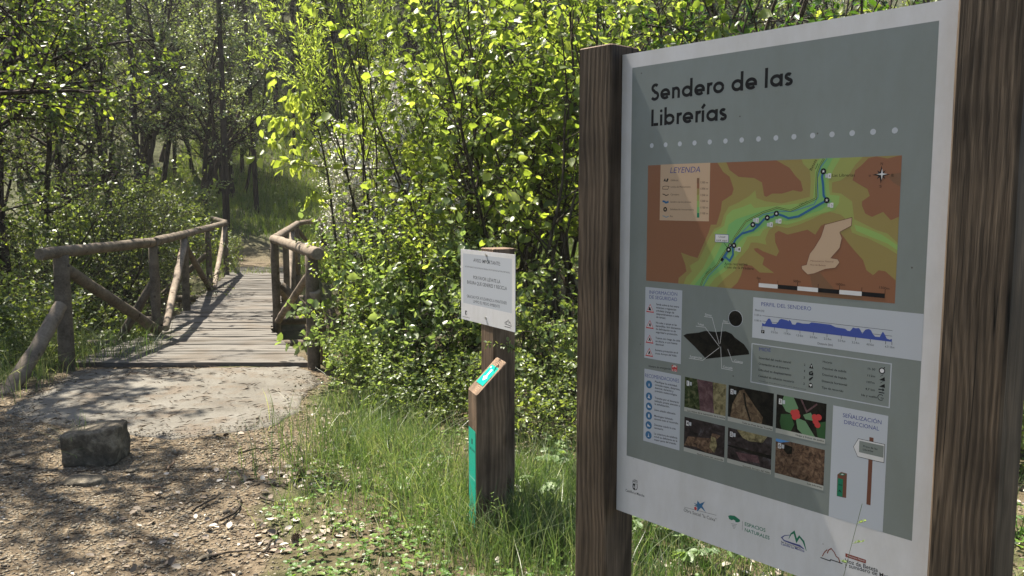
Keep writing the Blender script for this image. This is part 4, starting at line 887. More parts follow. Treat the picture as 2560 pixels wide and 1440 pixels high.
# side plate, in the frame of the left face (face looks to the left)
def left_print(name, fn, label=None):
    p = Print(BL, (1150, 890, .3265)); p.b.base = .0022; fn(p); o = p.build(name, bo, label)
    o.rotation_euler = (0, 0, R(-90)); return o
def sp(p):
    (ua, va), (ub_, vb_) = p.P(98, 630), p.P(126, 1372); ub_ = p.P(157, 670)[0]; va = p.P(98, 630)[1]; vb_ = p.P(66, 1305)[1]
    global PLATE; PLATE = (-.122, -.016, .045, .49)
    u0, u1, v0, v1 = PLATE
    p.raw([(u0, v0), (u1, v0), (u1, v1), (u0, v1)], [(0, 1, 2, 3)], 'plate', 1)
    V, F, w, cp = glyphs('Castilla-La Mancha', .01); p.raw([(u0 + .012 + x * .085 / w, v1 - .1 + y * .022) for x, y in V], F, 'ink', 2)
    p.polyuv([(u0 + .045, v1 - .07), (u0 + .06, v1 - .07), (u0 + .06, v1 - .045), (u0 + .045, v1 - .045)], 'ink', 2)
    for i in range(9): p.raw([(u0 + .012 + i * .0105 + .0022 * math.cos(k), v1 - .225 + .0022 * math.sin(k)) for k in range(6)], [tuple(range(6))], 'platewhite', 2)
    q = v0 + .06
    p.lineuv([(u0 + .03, q + .0), (u0 + .045, q + .03), (u0 + .055, q + .045), (u0 + .065, q + .012), (u0 + .075, q + .03), (u0 + .09, q - .02)], .003, 'ink', 3)
    p.lineuv([(u0 + .045, q + .03), (u0 + .018, q + .022), (u0 + .02, q + .005), (u0 + .06, q - .01), (u0 + .09, q - .02)], .003, 'ink', 2); p.lineuv([(u0 + .02, q - .025), (u0 + .09, q - .035)], .002, 'ink', 2)
left_print('side_plate', sp, 'tall turquoise plate on the narrow side')
mb = MB(); sl = (zh - zl) / w_
def on_top(x, y, e): n_ = math.hypot(1, sl); return (x - sl / n_ * e, y, zl + sl * x + .003 + e / n_)
def quadtop(mb, pts, e, mi): mb.add([on_top(x, y, e) for x, y in pts], [tuple(range(len(pts)))], mi)
quadtop(mb, [(.034, .018), (.108, .018), (.108, .118), (.034, .118)], .0015, 0)
quadtop(mb, [(.048, .066), (.062, .094), (.0655, .076), (.072, .076), (.094, .082), (.094, .062), (.072, .0625), (.0655, .056), (.062, .044)], .002, 1)
quadtop(mb, [(.096, .098), (.102, .098), (.102, .108), (.096, .108)], .002, 1)
mb.build('arrow_plate', [M['plate'], M['platewhite']], bo)['label'] = 'turquoise plate with white arrow on the slanted top'
# ================================================================ vegetation
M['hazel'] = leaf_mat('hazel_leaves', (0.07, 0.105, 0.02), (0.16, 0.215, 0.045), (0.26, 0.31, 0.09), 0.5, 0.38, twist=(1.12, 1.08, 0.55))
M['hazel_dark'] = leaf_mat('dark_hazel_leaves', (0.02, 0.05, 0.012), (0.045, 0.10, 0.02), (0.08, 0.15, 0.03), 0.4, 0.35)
M['linden'] = leaf_mat('linden_leaves', (0.035, 0.065, 0.016), (0.085, 0.13, 0.028), (0.2, 0.25, 0.05), 0.45, 0.42)
M['small'] = leaf_mat('privet_leaves', (0.06, 0.09, 0.03), (0.12, 0.165, 0.055), (0.19, 0.235, 0.09), 0.42, 0.4, 0.5)
M['willow'] = leaf_mat('willow_leaves', (0.11, 0.155, 0.05), (0.18, 0.25, 0.08), (0.26, 0.33, 0.13), 0.5, 0.45)
M['silver'] = leaf_mat('grey_green_leaves', (0.09, 0.125, 0.06), (0.15, 0.20, 0.10), (0.24, 0.29, 0.17), 0.35, 0.4, 0.6)
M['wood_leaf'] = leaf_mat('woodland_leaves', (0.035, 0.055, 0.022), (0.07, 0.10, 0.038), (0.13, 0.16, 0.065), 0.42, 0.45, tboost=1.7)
M['needle'] = leaf_mat('pine_needles', (0.02, 0.035, 0.015), (0.045, 0.07, 0.03), (0.08, 0.10, 0.05), 0.2, 0.5)
M['blossom'] = flat('white_blossom', (0.6, 0.58, 0.5), 0.7)
M['grass'] = leaf_mat('grass_blades', (0.04, 0.068, 0.022), (0.085, 0.13, 0.045), (0.26, 0.26, 0.15), 0.33, 0.4, 0.5, twist=(1.0, 1.1, 0.6))
M['meadow'] = leaf_mat('meadow_grass', (0.045, 0.08, 0.02), (0.09, 0.145, 0.035), (0.16, 0.18, 0.07), 0.35, 0.5)
M['clover'] = leaf_mat('clover_leaves', (0.04, 0.09, 0.015), (0.09, 0.18, 0.03), (0.17, 0.27, 0.05), 0.4, 0.45)
M['bigleaf'] = leaf_mat('pale_broad_leaves', (0.08, 0.14, 0.05), (0.13, 0.2, 0.08), (0.2, 0.28, 0.13), 0.35, 0.5)
M['stem'] = bark_mat('grey_brown_stems', (0.03, 0.024, 0.018), (0.12, 0.10, 0.08), 30)
M['bark'] = bark_mat('dark_pine_bark', (0.018, 0.014, 0.012), (0.075, 0.058, 0.048), 9)
m, nt, b = newmat('dry_leaves'); r = ramp(nt, attr(nt), [(0, (0.07, 0.045, 0.03)), (0.5, (0.24, 0.19, 0.14)), (1, (0.5, 0.46, 0.4))]); nt.links.new(r.outputs[0], b.inputs['Base Color']); b.inputs['Roughness'].default_value = 0.8; M['dry'] = m
m, nt, b = newmat('gravel_stones'); r = ramp(nt, attr(nt), [(0, (0.075, 0.06, 0.042)), (0.5, (0.18, 0.148, 0.103)), (0.96, (0.28, 0.24, 0.175)), (1, (0.4, 0.36, 0.3))]); nt.links.new(r.outputs[0], b.inputs['Base Color']); b.inputs['Roughness'].default_value = 0.9; M['pebble'] = m

def nrm(a): return a / np.maximum(np.linalg.norm(a, axis=1, keepdims=True), 1e-9)
def leaf_mesh(name, P, D, Nn, Ln, Wd, tint, mat, parent=None):
    D = nrm(D); S = nrm(np.cross(D, Nn)); Nn = np.cross(S, D); Ln = Ln[:, None]; Wd = Wd[:, None]
    V = np.stack([P, P + D * .28 * Ln + S * .46 * Wd + Nn * .10 * Wd, P + D * .66 * Ln + S * .42 * Wd + Nn * .04 * Wd, P + D * Ln - Nn * .12 * Ln,
                  P + D * .66 * Ln - S * .42 * Wd + Nn * .04 * Wd, P + D * .28 * Ln - S * .46 * Wd + Nn * .10 * Wd], 1).reshape(-1, 3)
    b = np.arange(len(P))[:, None] * 6
    F = np.concatenate([b + np.array([[0, 1, 2, 3]]), b + np.array([[0, 3, 4, 5]])], 0)
    return np_mesh(name, V, F, mat, {'tint': np.repeat(tint, 6)}, parent)
def rv(rng): 
    v = Vector((rng.gauss(0, 1), rng.gauss(0, 1), rng.gauss(0, 1))); return v.normalized()
class Plant:
    def __init__(s, seed): s.rng = random.Random(seed); s.np = np.random.default_rng(seed); s.mb = MB(); s.tw = []
    def grow(s, p, d, ln, r, depth, c):
        rng = s.rng; n = max(3, int(ln / c.get('seg', .15))); n = min(n, 14); st = ln / n; pts = [p.copy()]; dirs = []
        for i in range(n):
            d = (d + rv(rng) * c['wig'] + Vector((0, 0, c['up'][depth] * st * 2))).normalized(); p = p + d * st; pts.append(p.copy()); dirs.append(d)
        r1 = max(r * c.get('taper', .35), .0012)
        if r > c.get('minr', .0015): s.mb.tube(pts, [r + (r1 - r) * i / n for i in range(n + 1)], 6 if r > .03 else 4 if r > .008 else 3, False)
        if depth == 0: s.tw.append(pts); return
        if depth <= c.get('leafdepth', 1): s.tw.append(pts[n // 2:])
        m = c['kids'][depth]; f0 = c['start'][depth]
        for k in range(m):
            f = f0 + (1 - f0) * (k + rng.random()) / m; i = min(int(f * n), n - 1); q = pts[i].lerp(pts[i + 1], f * n - i)
            dd = dirs[i]; ax = dd.cross(rv(rng)).normalized(); a = R(rng.uniform(*c['ang'])); nd = (dd * math.cos(a) + ax * math.sin(a)).normalized()
            s.grow(q, nd, ln * c['ratio'][depth] * rng.uniform(.7, 1.15) * (1.15 - .5 * f), max(r * (1 - .6 * f) * .6, .0016), depth - 1, c)
    def leaves(s, per_m, L_, W_2, mat, parent, name='foliage', down=.25, flatn=.6, tint=(0.5, .25), side=.8, spread=.012):
        rg = s.np; P = []; T = []
        for pts in s.tw:
            ln = sum((b - a).length for a, b in zip(pts, pts[1:])); k = max(1, int(ln * per_m * rg.uniform(.7, 1.3)))
            fs = np.sort(rg.uniform(0, 1, k)) * (len(pts) - 1.001); A = np.array([tuple(q) for q in pts]); i = fs.astype(int); fr_ = (fs - i)[:, None]
            P.append(A[i] * (1 - fr_) + A[i + 1] * fr_); T.append(A[i + 1] - A[i])
        P = np.concatenate(P); T = nrm(np.concatenate(T)); n = len(P)
        rnd = nrm(rg.normal(size=(n, 3))); D = nrm(T * .6 + nrm(np.cross(T, rnd)) * side + np.array([0, 0, -down]) + rg.normal(size=(n, 3)) * .15)
        Nn = nrm(np.array([0, 0, 1.0]) * flatn + rg.normal(size=(n, 3)) * .55)
        sz = np.clip(rg.normal(.85, .24, n), .35, 1.35); ti = np.clip(rg.normal(tint[0], tint[1], n), 0, 1)
        P = P + rnd * spread
        return leaf_mesh(name, P, D, Nn, L_ * sz, W_2 * sz * rg.uniform(.85, 1.1, n), ti, M[mat], parent)
def shrub(name, seed, nst, h, r, c, lp, mat, lean=.35, label='', cat='shrub', base_r=.12, bark='stem'):
    pl = Plant(seed); rng = pl.rng
    for i in range(nst):
        a = 2 * math.pi * (i + rng.random() * .6) / nst; le_ = lean * rng.uniform(.3, 1.2)
        d = Vector((math.cos(a) * le_, math.sin(a) * le_, 1)).normalized(); p = Vector((math.cos(a) * base_r * rng.random(), math.sin(a) * base_r * rng.random(), -.1))
        pl.grow(p, d, h * rng.uniform(.75, 1.1), r * rng.uniform(.7, 1.1), c['depth'], c)
    root = empty(name, (0, 0, 0), label, cat)
    st = pl.mb.build('stems', M[bark], root, smooth=True); lv = pl.leaves(*lp, mat, root, **c.get('lv', {}))
    return root
placed = set()
def put(proto, x, y, s=1.0, rz=0.0, label=None, group=None, z=None, sx=1.0, cat=None):
    if proto.name not in placed: placed.add(proto.name); o = proto
    else: o = copy_tree(proto)
    o.location = (x, y, (gh(x, y) if z is None else z) - .02); o.rotation_euler = (0, 0, rz); o.scale = (s * sx, s * sx, s)
    if label: o['label'] = label
    if group: o['group'] = group
    elif 'group' in o: del o['group']
    if cat: o['category'] = cat
    return o
def PX(px, y): return (px - 1280) / FPX * y * 1.0
rng = random.Random(77)
# ---- prototypes
hz_c = dict(depth=2, wig=.13, up=[0, .05, .10], kids=[0, 6, 9], start=[0, .15, .22], ang=(30, 65), ratio=[0, .42, .36], seg=.16, leafdepth=1, lv=dict(down=.3, flatn=.7, tint=(.5, .25)))
hazel = shrub('hazel_shrub', 1, 8, 3.3, .022, hz_c, (17, .086, .064), 'hazel', .38)
hazel2 = shrub('hazel_shrub', 2, 6, 3.3, .022, dict(hz_c, start=[0, .15, .42], kids=[0, 6, 8]), (18, .078, .060), 'hazel', .5)
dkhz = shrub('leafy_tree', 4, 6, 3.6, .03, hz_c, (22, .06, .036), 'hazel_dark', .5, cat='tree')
sm_c = dict(depth=2, wig=.2, up=[0, .1, .2], kids=[0, 7, 8], start=[0, .1, .12], ang=(30, 75), ratio=[0, .42, .4], seg=.07, leafdepth=2, minr=.0011, lv=dict(down=.05, flatn=.8, tint=(.5, .22), spread=.006))
priv = shrub('privet_bush', 5, 11, 1.0, .007, sm_c, (42, .040, .026), 'small', .75, base_r=.2)
priv2 = shrub('privet_bush', 6, 12, 1.0, .007, sm_c, (36, .046, .031), 'small', .6, base_r=.25)
M['sapling'] = leaf_mat('sapling_leaves', (0.06, 0.09, 0.03), (0.125, 0.17, 0.06), (0.22, 0.27, 0.11), 0.44, 0.36, twist=(1.02, 1.05, 0.6))
sap_c = dict(depth=2, wig=.15, up=[0, .05, .12], kids=[0, 6, 6], start=[0, .1, .15], ang=(30, 70), ratio=[0, .45, .42], seg=.09, leafdepth=2, minr=.0012, lv=dict(down=.15, flatn=.75, tint=(.55, .25), spread=.008))
sapl = shrub('leafy_sapling', 12, 9, 1.3, .008, sap_c, (25, .060, .044), 'sapling', .6, base_r=.2)
sapl2 = shrub('leafy_sapling', 13, 8, 1.3, .008, sap_c, (24, .068, .048), 'sapling', .75, base_r=.2)
wl_c = dict(depth=3, wig=.09, up=[.2, .25, .2, .05], kids=[0, 5, 6, 8], start=[0, .15, .2, .3], ang=(16, 36), ratio=[0, .42, .42, .34], seg=.16, leafdepth=1, lv=dict(down=.0, flatn=.35, tint=(.5, .25), side=.55))
will = shrub('willow_tree', 8, 7, 4.6, .015, wl_c, (58, .060, .014), 'willow', .17, cat='tree', label='tall slender willow with many thin stems and narrow lime leaves')
haw_c = dict(depth=2, wig=.2, up=[0, .02, .1], kids=[0, 9, 10], start=[0, .1, .2], ang=(35, 75), ratio=[0, .45, .42], seg=.18, leafdepth=2, lv=dict(down=.0, flatn=.7, tint=(.55, .25)))
haw = shrub('hawthorn', 9, 7, 2.6, .025, haw_c, (28, .05, .035), 'silver', .7, cat='tree', label='white flowering hawthorn behind the willow across the stream')
def add_blossom(root, seed, n, rad, zc, zr, sz=.02):
    rg = np.random.default_rng(seed); lv = [c for c in root.children if c.name.startswith('foliage')][0]
    co = np.empty(len(lv.data.vertices) * 3, np.float32); lv.data.vertices.foreach_get('co', co); co = co.reshape(-1, 3)[::6]
    # blossoms sit in sprays over the outer twigs
    cl = co[rg.integers(0, len(co), n // 14)]; P = np.repeat(cl, 14, 0) + rg.normal(size=(len(cl) * 14, 3)) * np.array([.09, .09, .035]); k = len(P)
    D = nrm(rg.normal(size=(k, 3))); Nn = nrm(rg.normal(size=(k, 3)) * .5 + np.array([0, 0, 1]))
    return leaf_mesh('blossom', P, D, Nn, np.full(k, sz * 1.3), np.full(k, sz), rg.random(k), M['blossom'], root)
add_blossom(haw, 4, 14000, 1, 1, 1, .03)
tr_c = dict(depth=3, wig=.12, up=[0, .0, .03, .12], kids=[0, 7, 7, 13], start=[0, .15, .25, .28], ang=(35, 75), ratio=[0, .5, .5, .36], seg=.25, leafdepth=1, minr=.003, lv=dict(down=.15, flatn=.7, tint=(.5, .25), spread=.03))
def tree(name, seed, h, r, mat, lp, label='', c=tr_c, bark='bark', lean=.05, nst=1):
    pl = Plant(seed)
    for i in range(nst):
        a = pl.rng.uniform(0, 6.28); pl.grow(Vector((.2 * math.cos(a) * (nst > 1), .2 * math.sin(a) * (nst > 1), -.2)), Vector((lean * math.cos(a), lean * math.sin(a), 1)).normalized(), h * pl.rng.uniform(.85, 1), r, 3, c)
    root = empty(name, (0, 0, 0), label, 'tree'); pl.mb.build('trunk', M[bark], root, smooth=True); o = pl.leaves(*lp, mat, root, name='crown', **c['lv']); return root
silv = tree('broadleaf_tree', 21, 5.6, .07, 'silver', (24, .062, .042), nst=3, lean=.35, c=dict(tr_c, kids=[0, 5, 6, 11]))
wd1 = tree('broadleaf_tree', 22, 6.5, .085, 'wood_leaf', (14, .09, .06), nst=2, lean=.2, c=dict(tr_c, kids=[0, 6, 6, 12]))
wd2 = tree('broadleaf_tree', 23, 6.0, .08, 'wood_leaf', (15, .085, .055), nst=2, lean=.3, c=dict(tr_c, kids=[0, 6, 6, 12]))
wd3 = tree('broadleaf_tree', 24, 5.5, .06, 'silver', (14, .085, .055), nst=2, lean=.25, c=dict(tr_c, kids=[0, 6, 6, 12]))
lind = tree('linden_tree', 25, 8.5, .12, 'linden', (14, .080, .062), 'linden with big yellow-green leaves overhanging the left bank', c=dict(tr_c, start=[0, .15, .2, .2], kids=[0, 6, 7, 15], ratio=[0, .45, .5, .42], up=[0, -.04, -.02, .1]), nst=1)
canopy = tree('linden_tree', 26, 9.0, .13, 'linden', (20, .085, .066), 'tall linden', c=dict(tr_c, start=[0, .1, .15, .52], kids=[0, 7, 8, 16], ratio=[0, .45, .52, .40], up=[0, -.03, 0, .12]))
def pine(seed, h, r, z0):
    pl = Plant(seed); rng_ = pl.rng; n = 14; pts = [Vector((0, 0, -.4))]; d = Vector((rng_.uniform(-.02, .02), rng_.uniform(-.02, .02), 1))
    for i in range(n): d = (d + Vector((rng_.uniform(-.015, .015), rng_.uniform(-.015, .015), 0))).normalized(); pts.append(pts[-1] + d * (h + .4) / n)
    tr = MB(); tr.tube(pts, [r * (1 - .8 * i / n) for i in range(n + 1)], 8, False); tw = []
    lim = MB(); z = z0 * .35
    while z < h * .98:
        i = min(int(z / (h + .4) * n), n - 1); q = pts[i] + Vector((0, 0, z - pts[i].z)); dead = z < z0
        ln = rng_.uniform(.5, 1.3) if dead else (h - z) * .28 + rng_.uniform(.3, .9)
        for k in range(1 if dead else 3):
            a = rng_.uniform(0, 6.28); dd = Vector((math.cos(a), math.sin(a), rng_.uniform(-.05, .3))).normalized(); e = [q]
            for j in range(5): dd = (dd + rv(rng_) * .12 + Vector((0, 0, .05))).normalized(); e.append(e[-1] + dd * ln / 5)
            lim.tube(e, [.02, .017, .013, .009, .006, .003], 3, False)
            if not dead or rng_.random() < .35:
                for j in range(2, 6):
                    for _ in range(3):
                        tw.append(e[j] + rv(rng_) * rng_.uniform(0, .35))
        z += rng_.uniform(.3, .6) if dead else rng_.uniform(.34, .6)
    tr.v += []; root = empty('pine_tree', (0, 0, 0), '', 'pine tree'); t = tr.build('trunk', M['bark'], root, smooth=True); lim.build('branches', M['bark'], root)
    rg = pl.np; C = np.array([tuple(q) for q in tw]); k = 16; P = np.repeat(C, k, 0); D = nrm(rg.normal(size=(len(P), 3)) + np.array([0, 0, .4])); P = P + D * .03
    leaf_mesh('crown', P, D, nrm(rg.normal(size=(len(P), 3))), rg.uniform(.12, .22, len(P)), np.full(len(P), .013), np.clip(rg.normal(.45, .25, len(P)), 0, 1), M['needle'], root)
    return root
pines = [pine(31, 15, .13, 7.0), pine(32, 17, .17, 8.5), pine(33, 14, .11, 6.5)]

# ---- right bank, near
def lab(t): return t
H = [(hazel, 1180, 8.4, 1.05, 0, 'bright hazel shrub rising right behind the notice sign'), (hazel2, 1330, 7.6, 1.0, 1, 'bright hazel shrub immediately left of the big board, behind the notice sign post'),
     (hazel, 1270, 9.6, 1.25, 2.2, 'tall hazel shrub between the other two, top of its crown at the upper picture edge'), (hazel2, 1115, 9.5, 1.0, 3.3, 'hazel shrub between the slender willow and the notice sign'),
     (hazel2, 1420, 9.3, 1.3, 4.1, 'hazel crown showing just above the left post of the big board'), (hazel, 1600, 8.0, 1.25, 5.0, 'hazel crown showing above the left half of the big board')]
for pr_, px, y, s, rz, lb in H: put(pr_, PX(px, y), y, s, rz, lb)
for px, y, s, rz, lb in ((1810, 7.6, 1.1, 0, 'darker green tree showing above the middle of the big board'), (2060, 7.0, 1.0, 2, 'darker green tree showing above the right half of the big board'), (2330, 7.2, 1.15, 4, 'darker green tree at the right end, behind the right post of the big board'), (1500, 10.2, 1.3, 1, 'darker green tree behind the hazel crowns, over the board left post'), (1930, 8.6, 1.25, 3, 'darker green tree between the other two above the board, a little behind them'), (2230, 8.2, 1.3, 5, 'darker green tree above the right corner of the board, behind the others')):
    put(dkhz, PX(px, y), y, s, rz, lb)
put(will, PX(960, 8.9), 8.9, 1.0, .4)
put(haw, PX(930, 17.8), 17.8, 1.15, 0, sx=1.0)
for px, y, s, rz, lb in ((1030, 17.5, 1.6, 2, 'white flowering hawthorn further right, above the willow top'),): put(haw, PX(px, y), y, s, rz, lb)
S = [(sapl, 935, 6.9, .50, 1.0, 'low small leaved bush touching the right near rail post of the footbridge'), (sapl2, 945, 6.25, .5, 1.0, 'small leaved bush at the right edge of the concrete apron'),
     (sapl, 985, 6.6, .95, 1.0, 'chest high small leaved bush between the apron bush and the bollard'), (sapl2, 1085, 6.4, .9, 1.0, 'small leaved bush left of the bollard top'),
     (priv, 1130, 5.6, .52, 1.3, 'knee high bush with pale shiny leaves just left of the bollard'), (sapl, 1010, 5.8, .42, 1.3, 'knee high bush above the tall grass left of the bollard'),
     (priv, 1340, 5.1, .65, 1.2, 'bush with pale shiny leaves right beside the bollard'), (sapl, 1420, 5.8, .62, 1.0, 'low bush between the bollard and the big board'),
     (sapl2, 1000, 7.6, 1.15, 1.0, 'tall small leaved bush in front of the willow stems'), (sapl, 1110, 7.4, 1.15, 1.0, 'tall small leaved bush left of the notice sign'),
     (priv, 1480, 6.3, 1.2, 1.0, 'bush hidden mostly behind the left board post'), (priv, 1420, 8.0, .7, 1.0, 'dark small leaved bush deep between the notice sign and the big board'),
     (priv2, 2590, 4.6, 1.0, 1.0, 'small leaved bush at the right picture edge behind the board')]
for i, (pr_, px, y, s, sx, lb) in enumerate(S): put(pr_, PX(px, y), y, s, i * 1.3, lb, sx=sx)
hz_s = [(930, 7.2, .30, 'young hazel with large fresh leaves against the near right rail post'), (950, 7.4, .42, 'young hazel above the small leaved bushes right of the footbridge'), (1040, 7.0, .44, 'young hazel in the middle of the bush band left of the notice sign'), (875, 6.15, .14, 'tiny hazel seedling at the corner of the concrete apron')]
for i, (px, y, s, lb) in enumerate(hz_s): put(hazel2 if i % 2 else hazel, PX(px, y), y, s, i * 2.1, lb, sx=1.15)

# arching branch of a young tree with big hanging yellow leaves
pl = Plant(51); by = 8.4
trk = [Vector((PX(860, by), by, gh(PX(860, by), by) - .1)), W3(850, 700, by), W3(835, 560, by), W3(820, 440, by), W3(800, 340, by)]
pl.mb.tube(trk, [.02, .017, .014, .011, .008], 5)
for e in ([(800, 340), (770, 270), (720, 210), (650, 150)], [(805, 370), (760, 300), (700, 290), (650, 290)], [(810, 400), (770, 350), (710, 340), (650, 375)], [(820, 440), (760, 400), (700, 395)], [(800, 340), (780, 250), (740, 190)], [(830, 520), (790, 480), (770, 470)], [(845, 640), (800, 600), (785, 610)], [(760, 300), (740, 250), (690, 230)], [(770, 350), (730, 310), (690, 330)]):
    P_ = [W3(a, b_, by - .1 * i + rng.uniform(-.15, .15)) for i, (a, b_) in enumerate(e)]; Q = []
    for a, b_ in zip(P_, P_[1:]): Q += [a.lerp(b_, i / 3) for i in range(3)]
    Q.append(P_[-1]); pl.mb.tube(Q, [.006 * (1 - .7 * i / len(Q)) for i in range(len(Q))], 3); pl.tw.append(Q[2:])
    for k in range(3, len(Q) - 1, 2): pl.tw.append([Q[k], Q[k] + Vector((rng.uniform(-.12, .12), rng.uniform(-.12, .12), -.05)), Q[k] + Vector((rng.uniform(-.2, .2), rng.uniform(-.2, .2), -.13))])
yt = empty('young_tree', trk[0], 'young tree arching left with large hanging yellow-green leaves', 'tree')
o = pl.mb.build('trunk', M['stem'], yt); lv = pl.leaves(26, .095, .052, 'hazel', yt, 'crown', down=1.1, flatn=.1, tint=(.85, .15))
for q in (o, lv): q.matrix_parent_inverse = Matrix.Translation(-trk[0])

# ---- left bank and river
left = [(priv2, 150, 9.6, 1.1), (priv, 60, 9.0, 1.0), (priv2, 20, 8.2, 1.0), (priv, 90, 10.8, 1.5), (priv, 20, 7.6, .6), (priv2, 230, 11.4, 1.2), (priv, 160, 12.6, 1.7), (priv2, 40, 12.6, 2.0), (priv, 290, 13.8, 1.3), (priv2, 250, 15.4, 2.0), (priv, 90, 15.5, 2.3), (priv2, 370, 17.0, 1.4), (priv, -40, 13.5, 2.4), (priv2, 505, 18.8, 1.0), (priv, 555, 20.4, .75), (priv, 420, 18.6, 1.7), (priv, 100, 7.5, .4), (priv2, -60, 10.0, 1.8), (priv2, 440, 21.5, 1.8), (priv, 300, 18.5, 2.4)]
descr = ['dark bush under the near end of the left rail', 'bush on the bank beside the first brace', 'dark bush at the left edge beyond the curved strut', 'tall dark bush between the left edge and the first post', 'weedy bush at the foot of the curved strut', 'bush beneath the second left post', 'tall dark bush behind the first bay of the left rail', 'tall bush far down the left bank', 'bush in the stream bed behind the third post', 'tall bush behind the middle of the left rail', 'high bush in the gloom left of the rail', 'bush by the far left abutment', 'high dark bush at the far left edge', 'sunlit bush spilling over the far end of the left rail', 'low sunlit bush beside the path where the footbridge lands', 'tall bush left of the far rail corner', 'small leafy plant at the base of the first left post', 'dark bush half cut by the left picture edge', 'bush beyond the far left rail corner', 'high bush behind the far half of the left rail']
for i, (pr_, px, y, s) in enumerate(left): put(pr_, PX(px, y), y, s, i * 1.7, descr[i], sx=1.15)
lean_c = dict(depth=3, wig=.1, up=[0, .0, .02, .04], kids=[0, 5, 7, 10], start=[0, .2, .2, .25], ang=(20, 55), ratio=[0, .5, .48, .5], seg=.2, leafdepth=1, minr=.001, lv=dict(down=.1, flatn=.7, tint=(.55, .25), spread=.01))
pl = Plant(61)
for i in range(6): pl.grow(Vector((rng.uniform(-.3, .3), rng.uniform(-.3, .3), -.1)), Vector((rng.uniform(.55, 1.15), rng.uniform(-.25, .25), 1)).normalized(), rng.uniform(2.8, 4.0), .026, 3, lean_c)
root = empty('leaning_tree', (0, 0, 0), 'many stemmed tree leaning right out of the left edge over the bank', 'tree')
pl.mb.build('trunk', M['stem'], root, smooth=True); pl.leaves(22, .036, .024, 'wood_leaf', root, 'crown', tint=(.7, .25)); root.location = (PX(-60, 12.3), 12.3, gh(PX(-60, 12.3), 12.3))
put(lind, -6.9, 9.6, .86, 0.5)
put(canopy, -5.5, 6.4, .95, 1.0, 'tall linden just outside the left edge whose crown shades the gravel path')
put(canopy, -8.3, 13.6, .95, 5.0, 'tall linden at the left edge beyond the stream bank, shading the bridge deck')
put(canopy, -6.4, 9.5, .95, 3.0, 'tall linden on the left bank whose crown shades the concrete apron')
put(lind, -9.8, 12.5, .9, 2.5, 'second linden deeper in the wood at the far left')
# ---- far bank trees
far = [(silv, 475, 24.5, 1.25, 'grey-green tree with silvery leaves left of the far rail corner'), (silv, 380, 27, 1.35, 'grey-green tree behind the left rail, with a taller crown'), (silv, 590, 28.5, .95, 'small grey-green tree beside the shaded meadow'),
       (wd1, 250, 17.5, .95, 'dark woodland tree behind the leaning stems'), (wd2, 100, 16.0, .9, 'dark woodland tree near the left edge beyond the stream'), (wd1, 10, 19.5, 1.0, 'dark woodland tree cut by the left edge beyond the stream'), (wd2, 330, 26, 1.1, 'woodland tree between two pine trunks on the left'),
       (wd2, 600, 29, .8, 'dark tree leaning over the top of the shaded meadow'), (wd1, 560, 28.5, 1.0, 'dark tree behind the small grey-green one'), (wd1, 180, 23.5, 1.1, 'tall woodland tree filling the left background')]
for i, (pr_, px, y, s, lb) in enumerate(far): put(pr_, PX(px, y), y, s, i * 1.1, lb)
k = 0
for i in range(60):
    y = 29 + 30 * rng.random() ** 1.2; px = rng.uniform(-500, 1500)
    if 560 < px < 1050 and y < 44: continue
    put((wd1, wd2, wd3)[i % 3], PX(px, y), y, rng.uniform(.7, 1.15), rng.uniform(0, 6.28), 'leafy undergrowth tree among the pines on the wooded hillside', 'undergrowth trees of the hillside wood'); k += 1
for px, y, s in ((1150, 17.8, .85), (1300, 18.5, .9), (1430, 17.5, .9), (1650, 18, 1.1), (1850, 18, 1.1), (2050, 16, 1.1), (2300, 16, 1.2), (1000, 24, .8), (1150, 26, .9), (2500, 14, 1.1), (1600, 22, 1.5), (1800, 20, 1.5), (2000, 24, 1.7), (2200, 19, 1.5), (2400, 22, 1.6), (1750, 30, 1.8), (2150, 32, 1.9), (2550, 28, 1.8)):
    put((wd1, wd2, wd3)[int(px) % 3], PX(px, y), y, s, px, 'leafy tree on the far bank behind the hazel thicket', 'far bank trees behind the thicket')
for x_, y_2, s_2 in ((-6, -4.5, 2.0), (-10, -1.0, 2.2), (-2.5, -8, 2.1), (4.5, -6, 1.8), (-9, -9, 2.3)):  # unseen trees added to block sky light and darken the board front
    put(wd2, x_, y_2, s_2, x_, 'unseen tree added behind the viewer to darken the board', 'trees added behind the viewer to block sky light')
# ---- pines
named = [(160, 21.5, 'dark pine trunk nearest the left edge'), (235, 30, None), (275, 27, None), (294, 27.5, None), (353, 23.5, 'straight dark pine trunk standing clear above the left rail'), (445, 31, None), (520, 36, None), (568, 24, 'pine trunk above the far left rail corner'), (612, 32, None), (645, 26.5, 'pine trunk at the left side of the shaded meadow'),
         (700, 38, None), (742, 34, None), (790, 36, None), (850, 37, None), (922, 33, None), (1020, 31, 'thick dark trunk right of the willow top'), (1048, 38, None), (1090, 35, None), (985, 40, None), (720, 46, None), (770, 44, None), (880, 45, None), (60, 28, None), (110, 33, None), (200, 36, None), (400, 38, None), (480, 42, None)]
for i, (px, y, lb) in enumerate(named):
    put(pines[i % 3], PX(px, y), y, rng.uniform(.95, 1.1), rng.uniform(0, 6.28), lb or 'slender pine with a bare dark trunk on the hillside', None if lb else 'pines of the hillside wood', sx=.62)
for i in range(150):
    y = 36 + 36 * rng.random(); px = rng.uniform(-600, 1800)
    if i % 4 == 0: px = rng.uniform(560, 1100)
    if px < 600 and y < 46: y += 10
    put(pines[i % 3], PX(px, y), y, rng.uniform(.85, 1.15), rng.uniform(0, 6.28), 'slender pine with a bare dark trunk on the hillside', 'pines of the hillside wood')

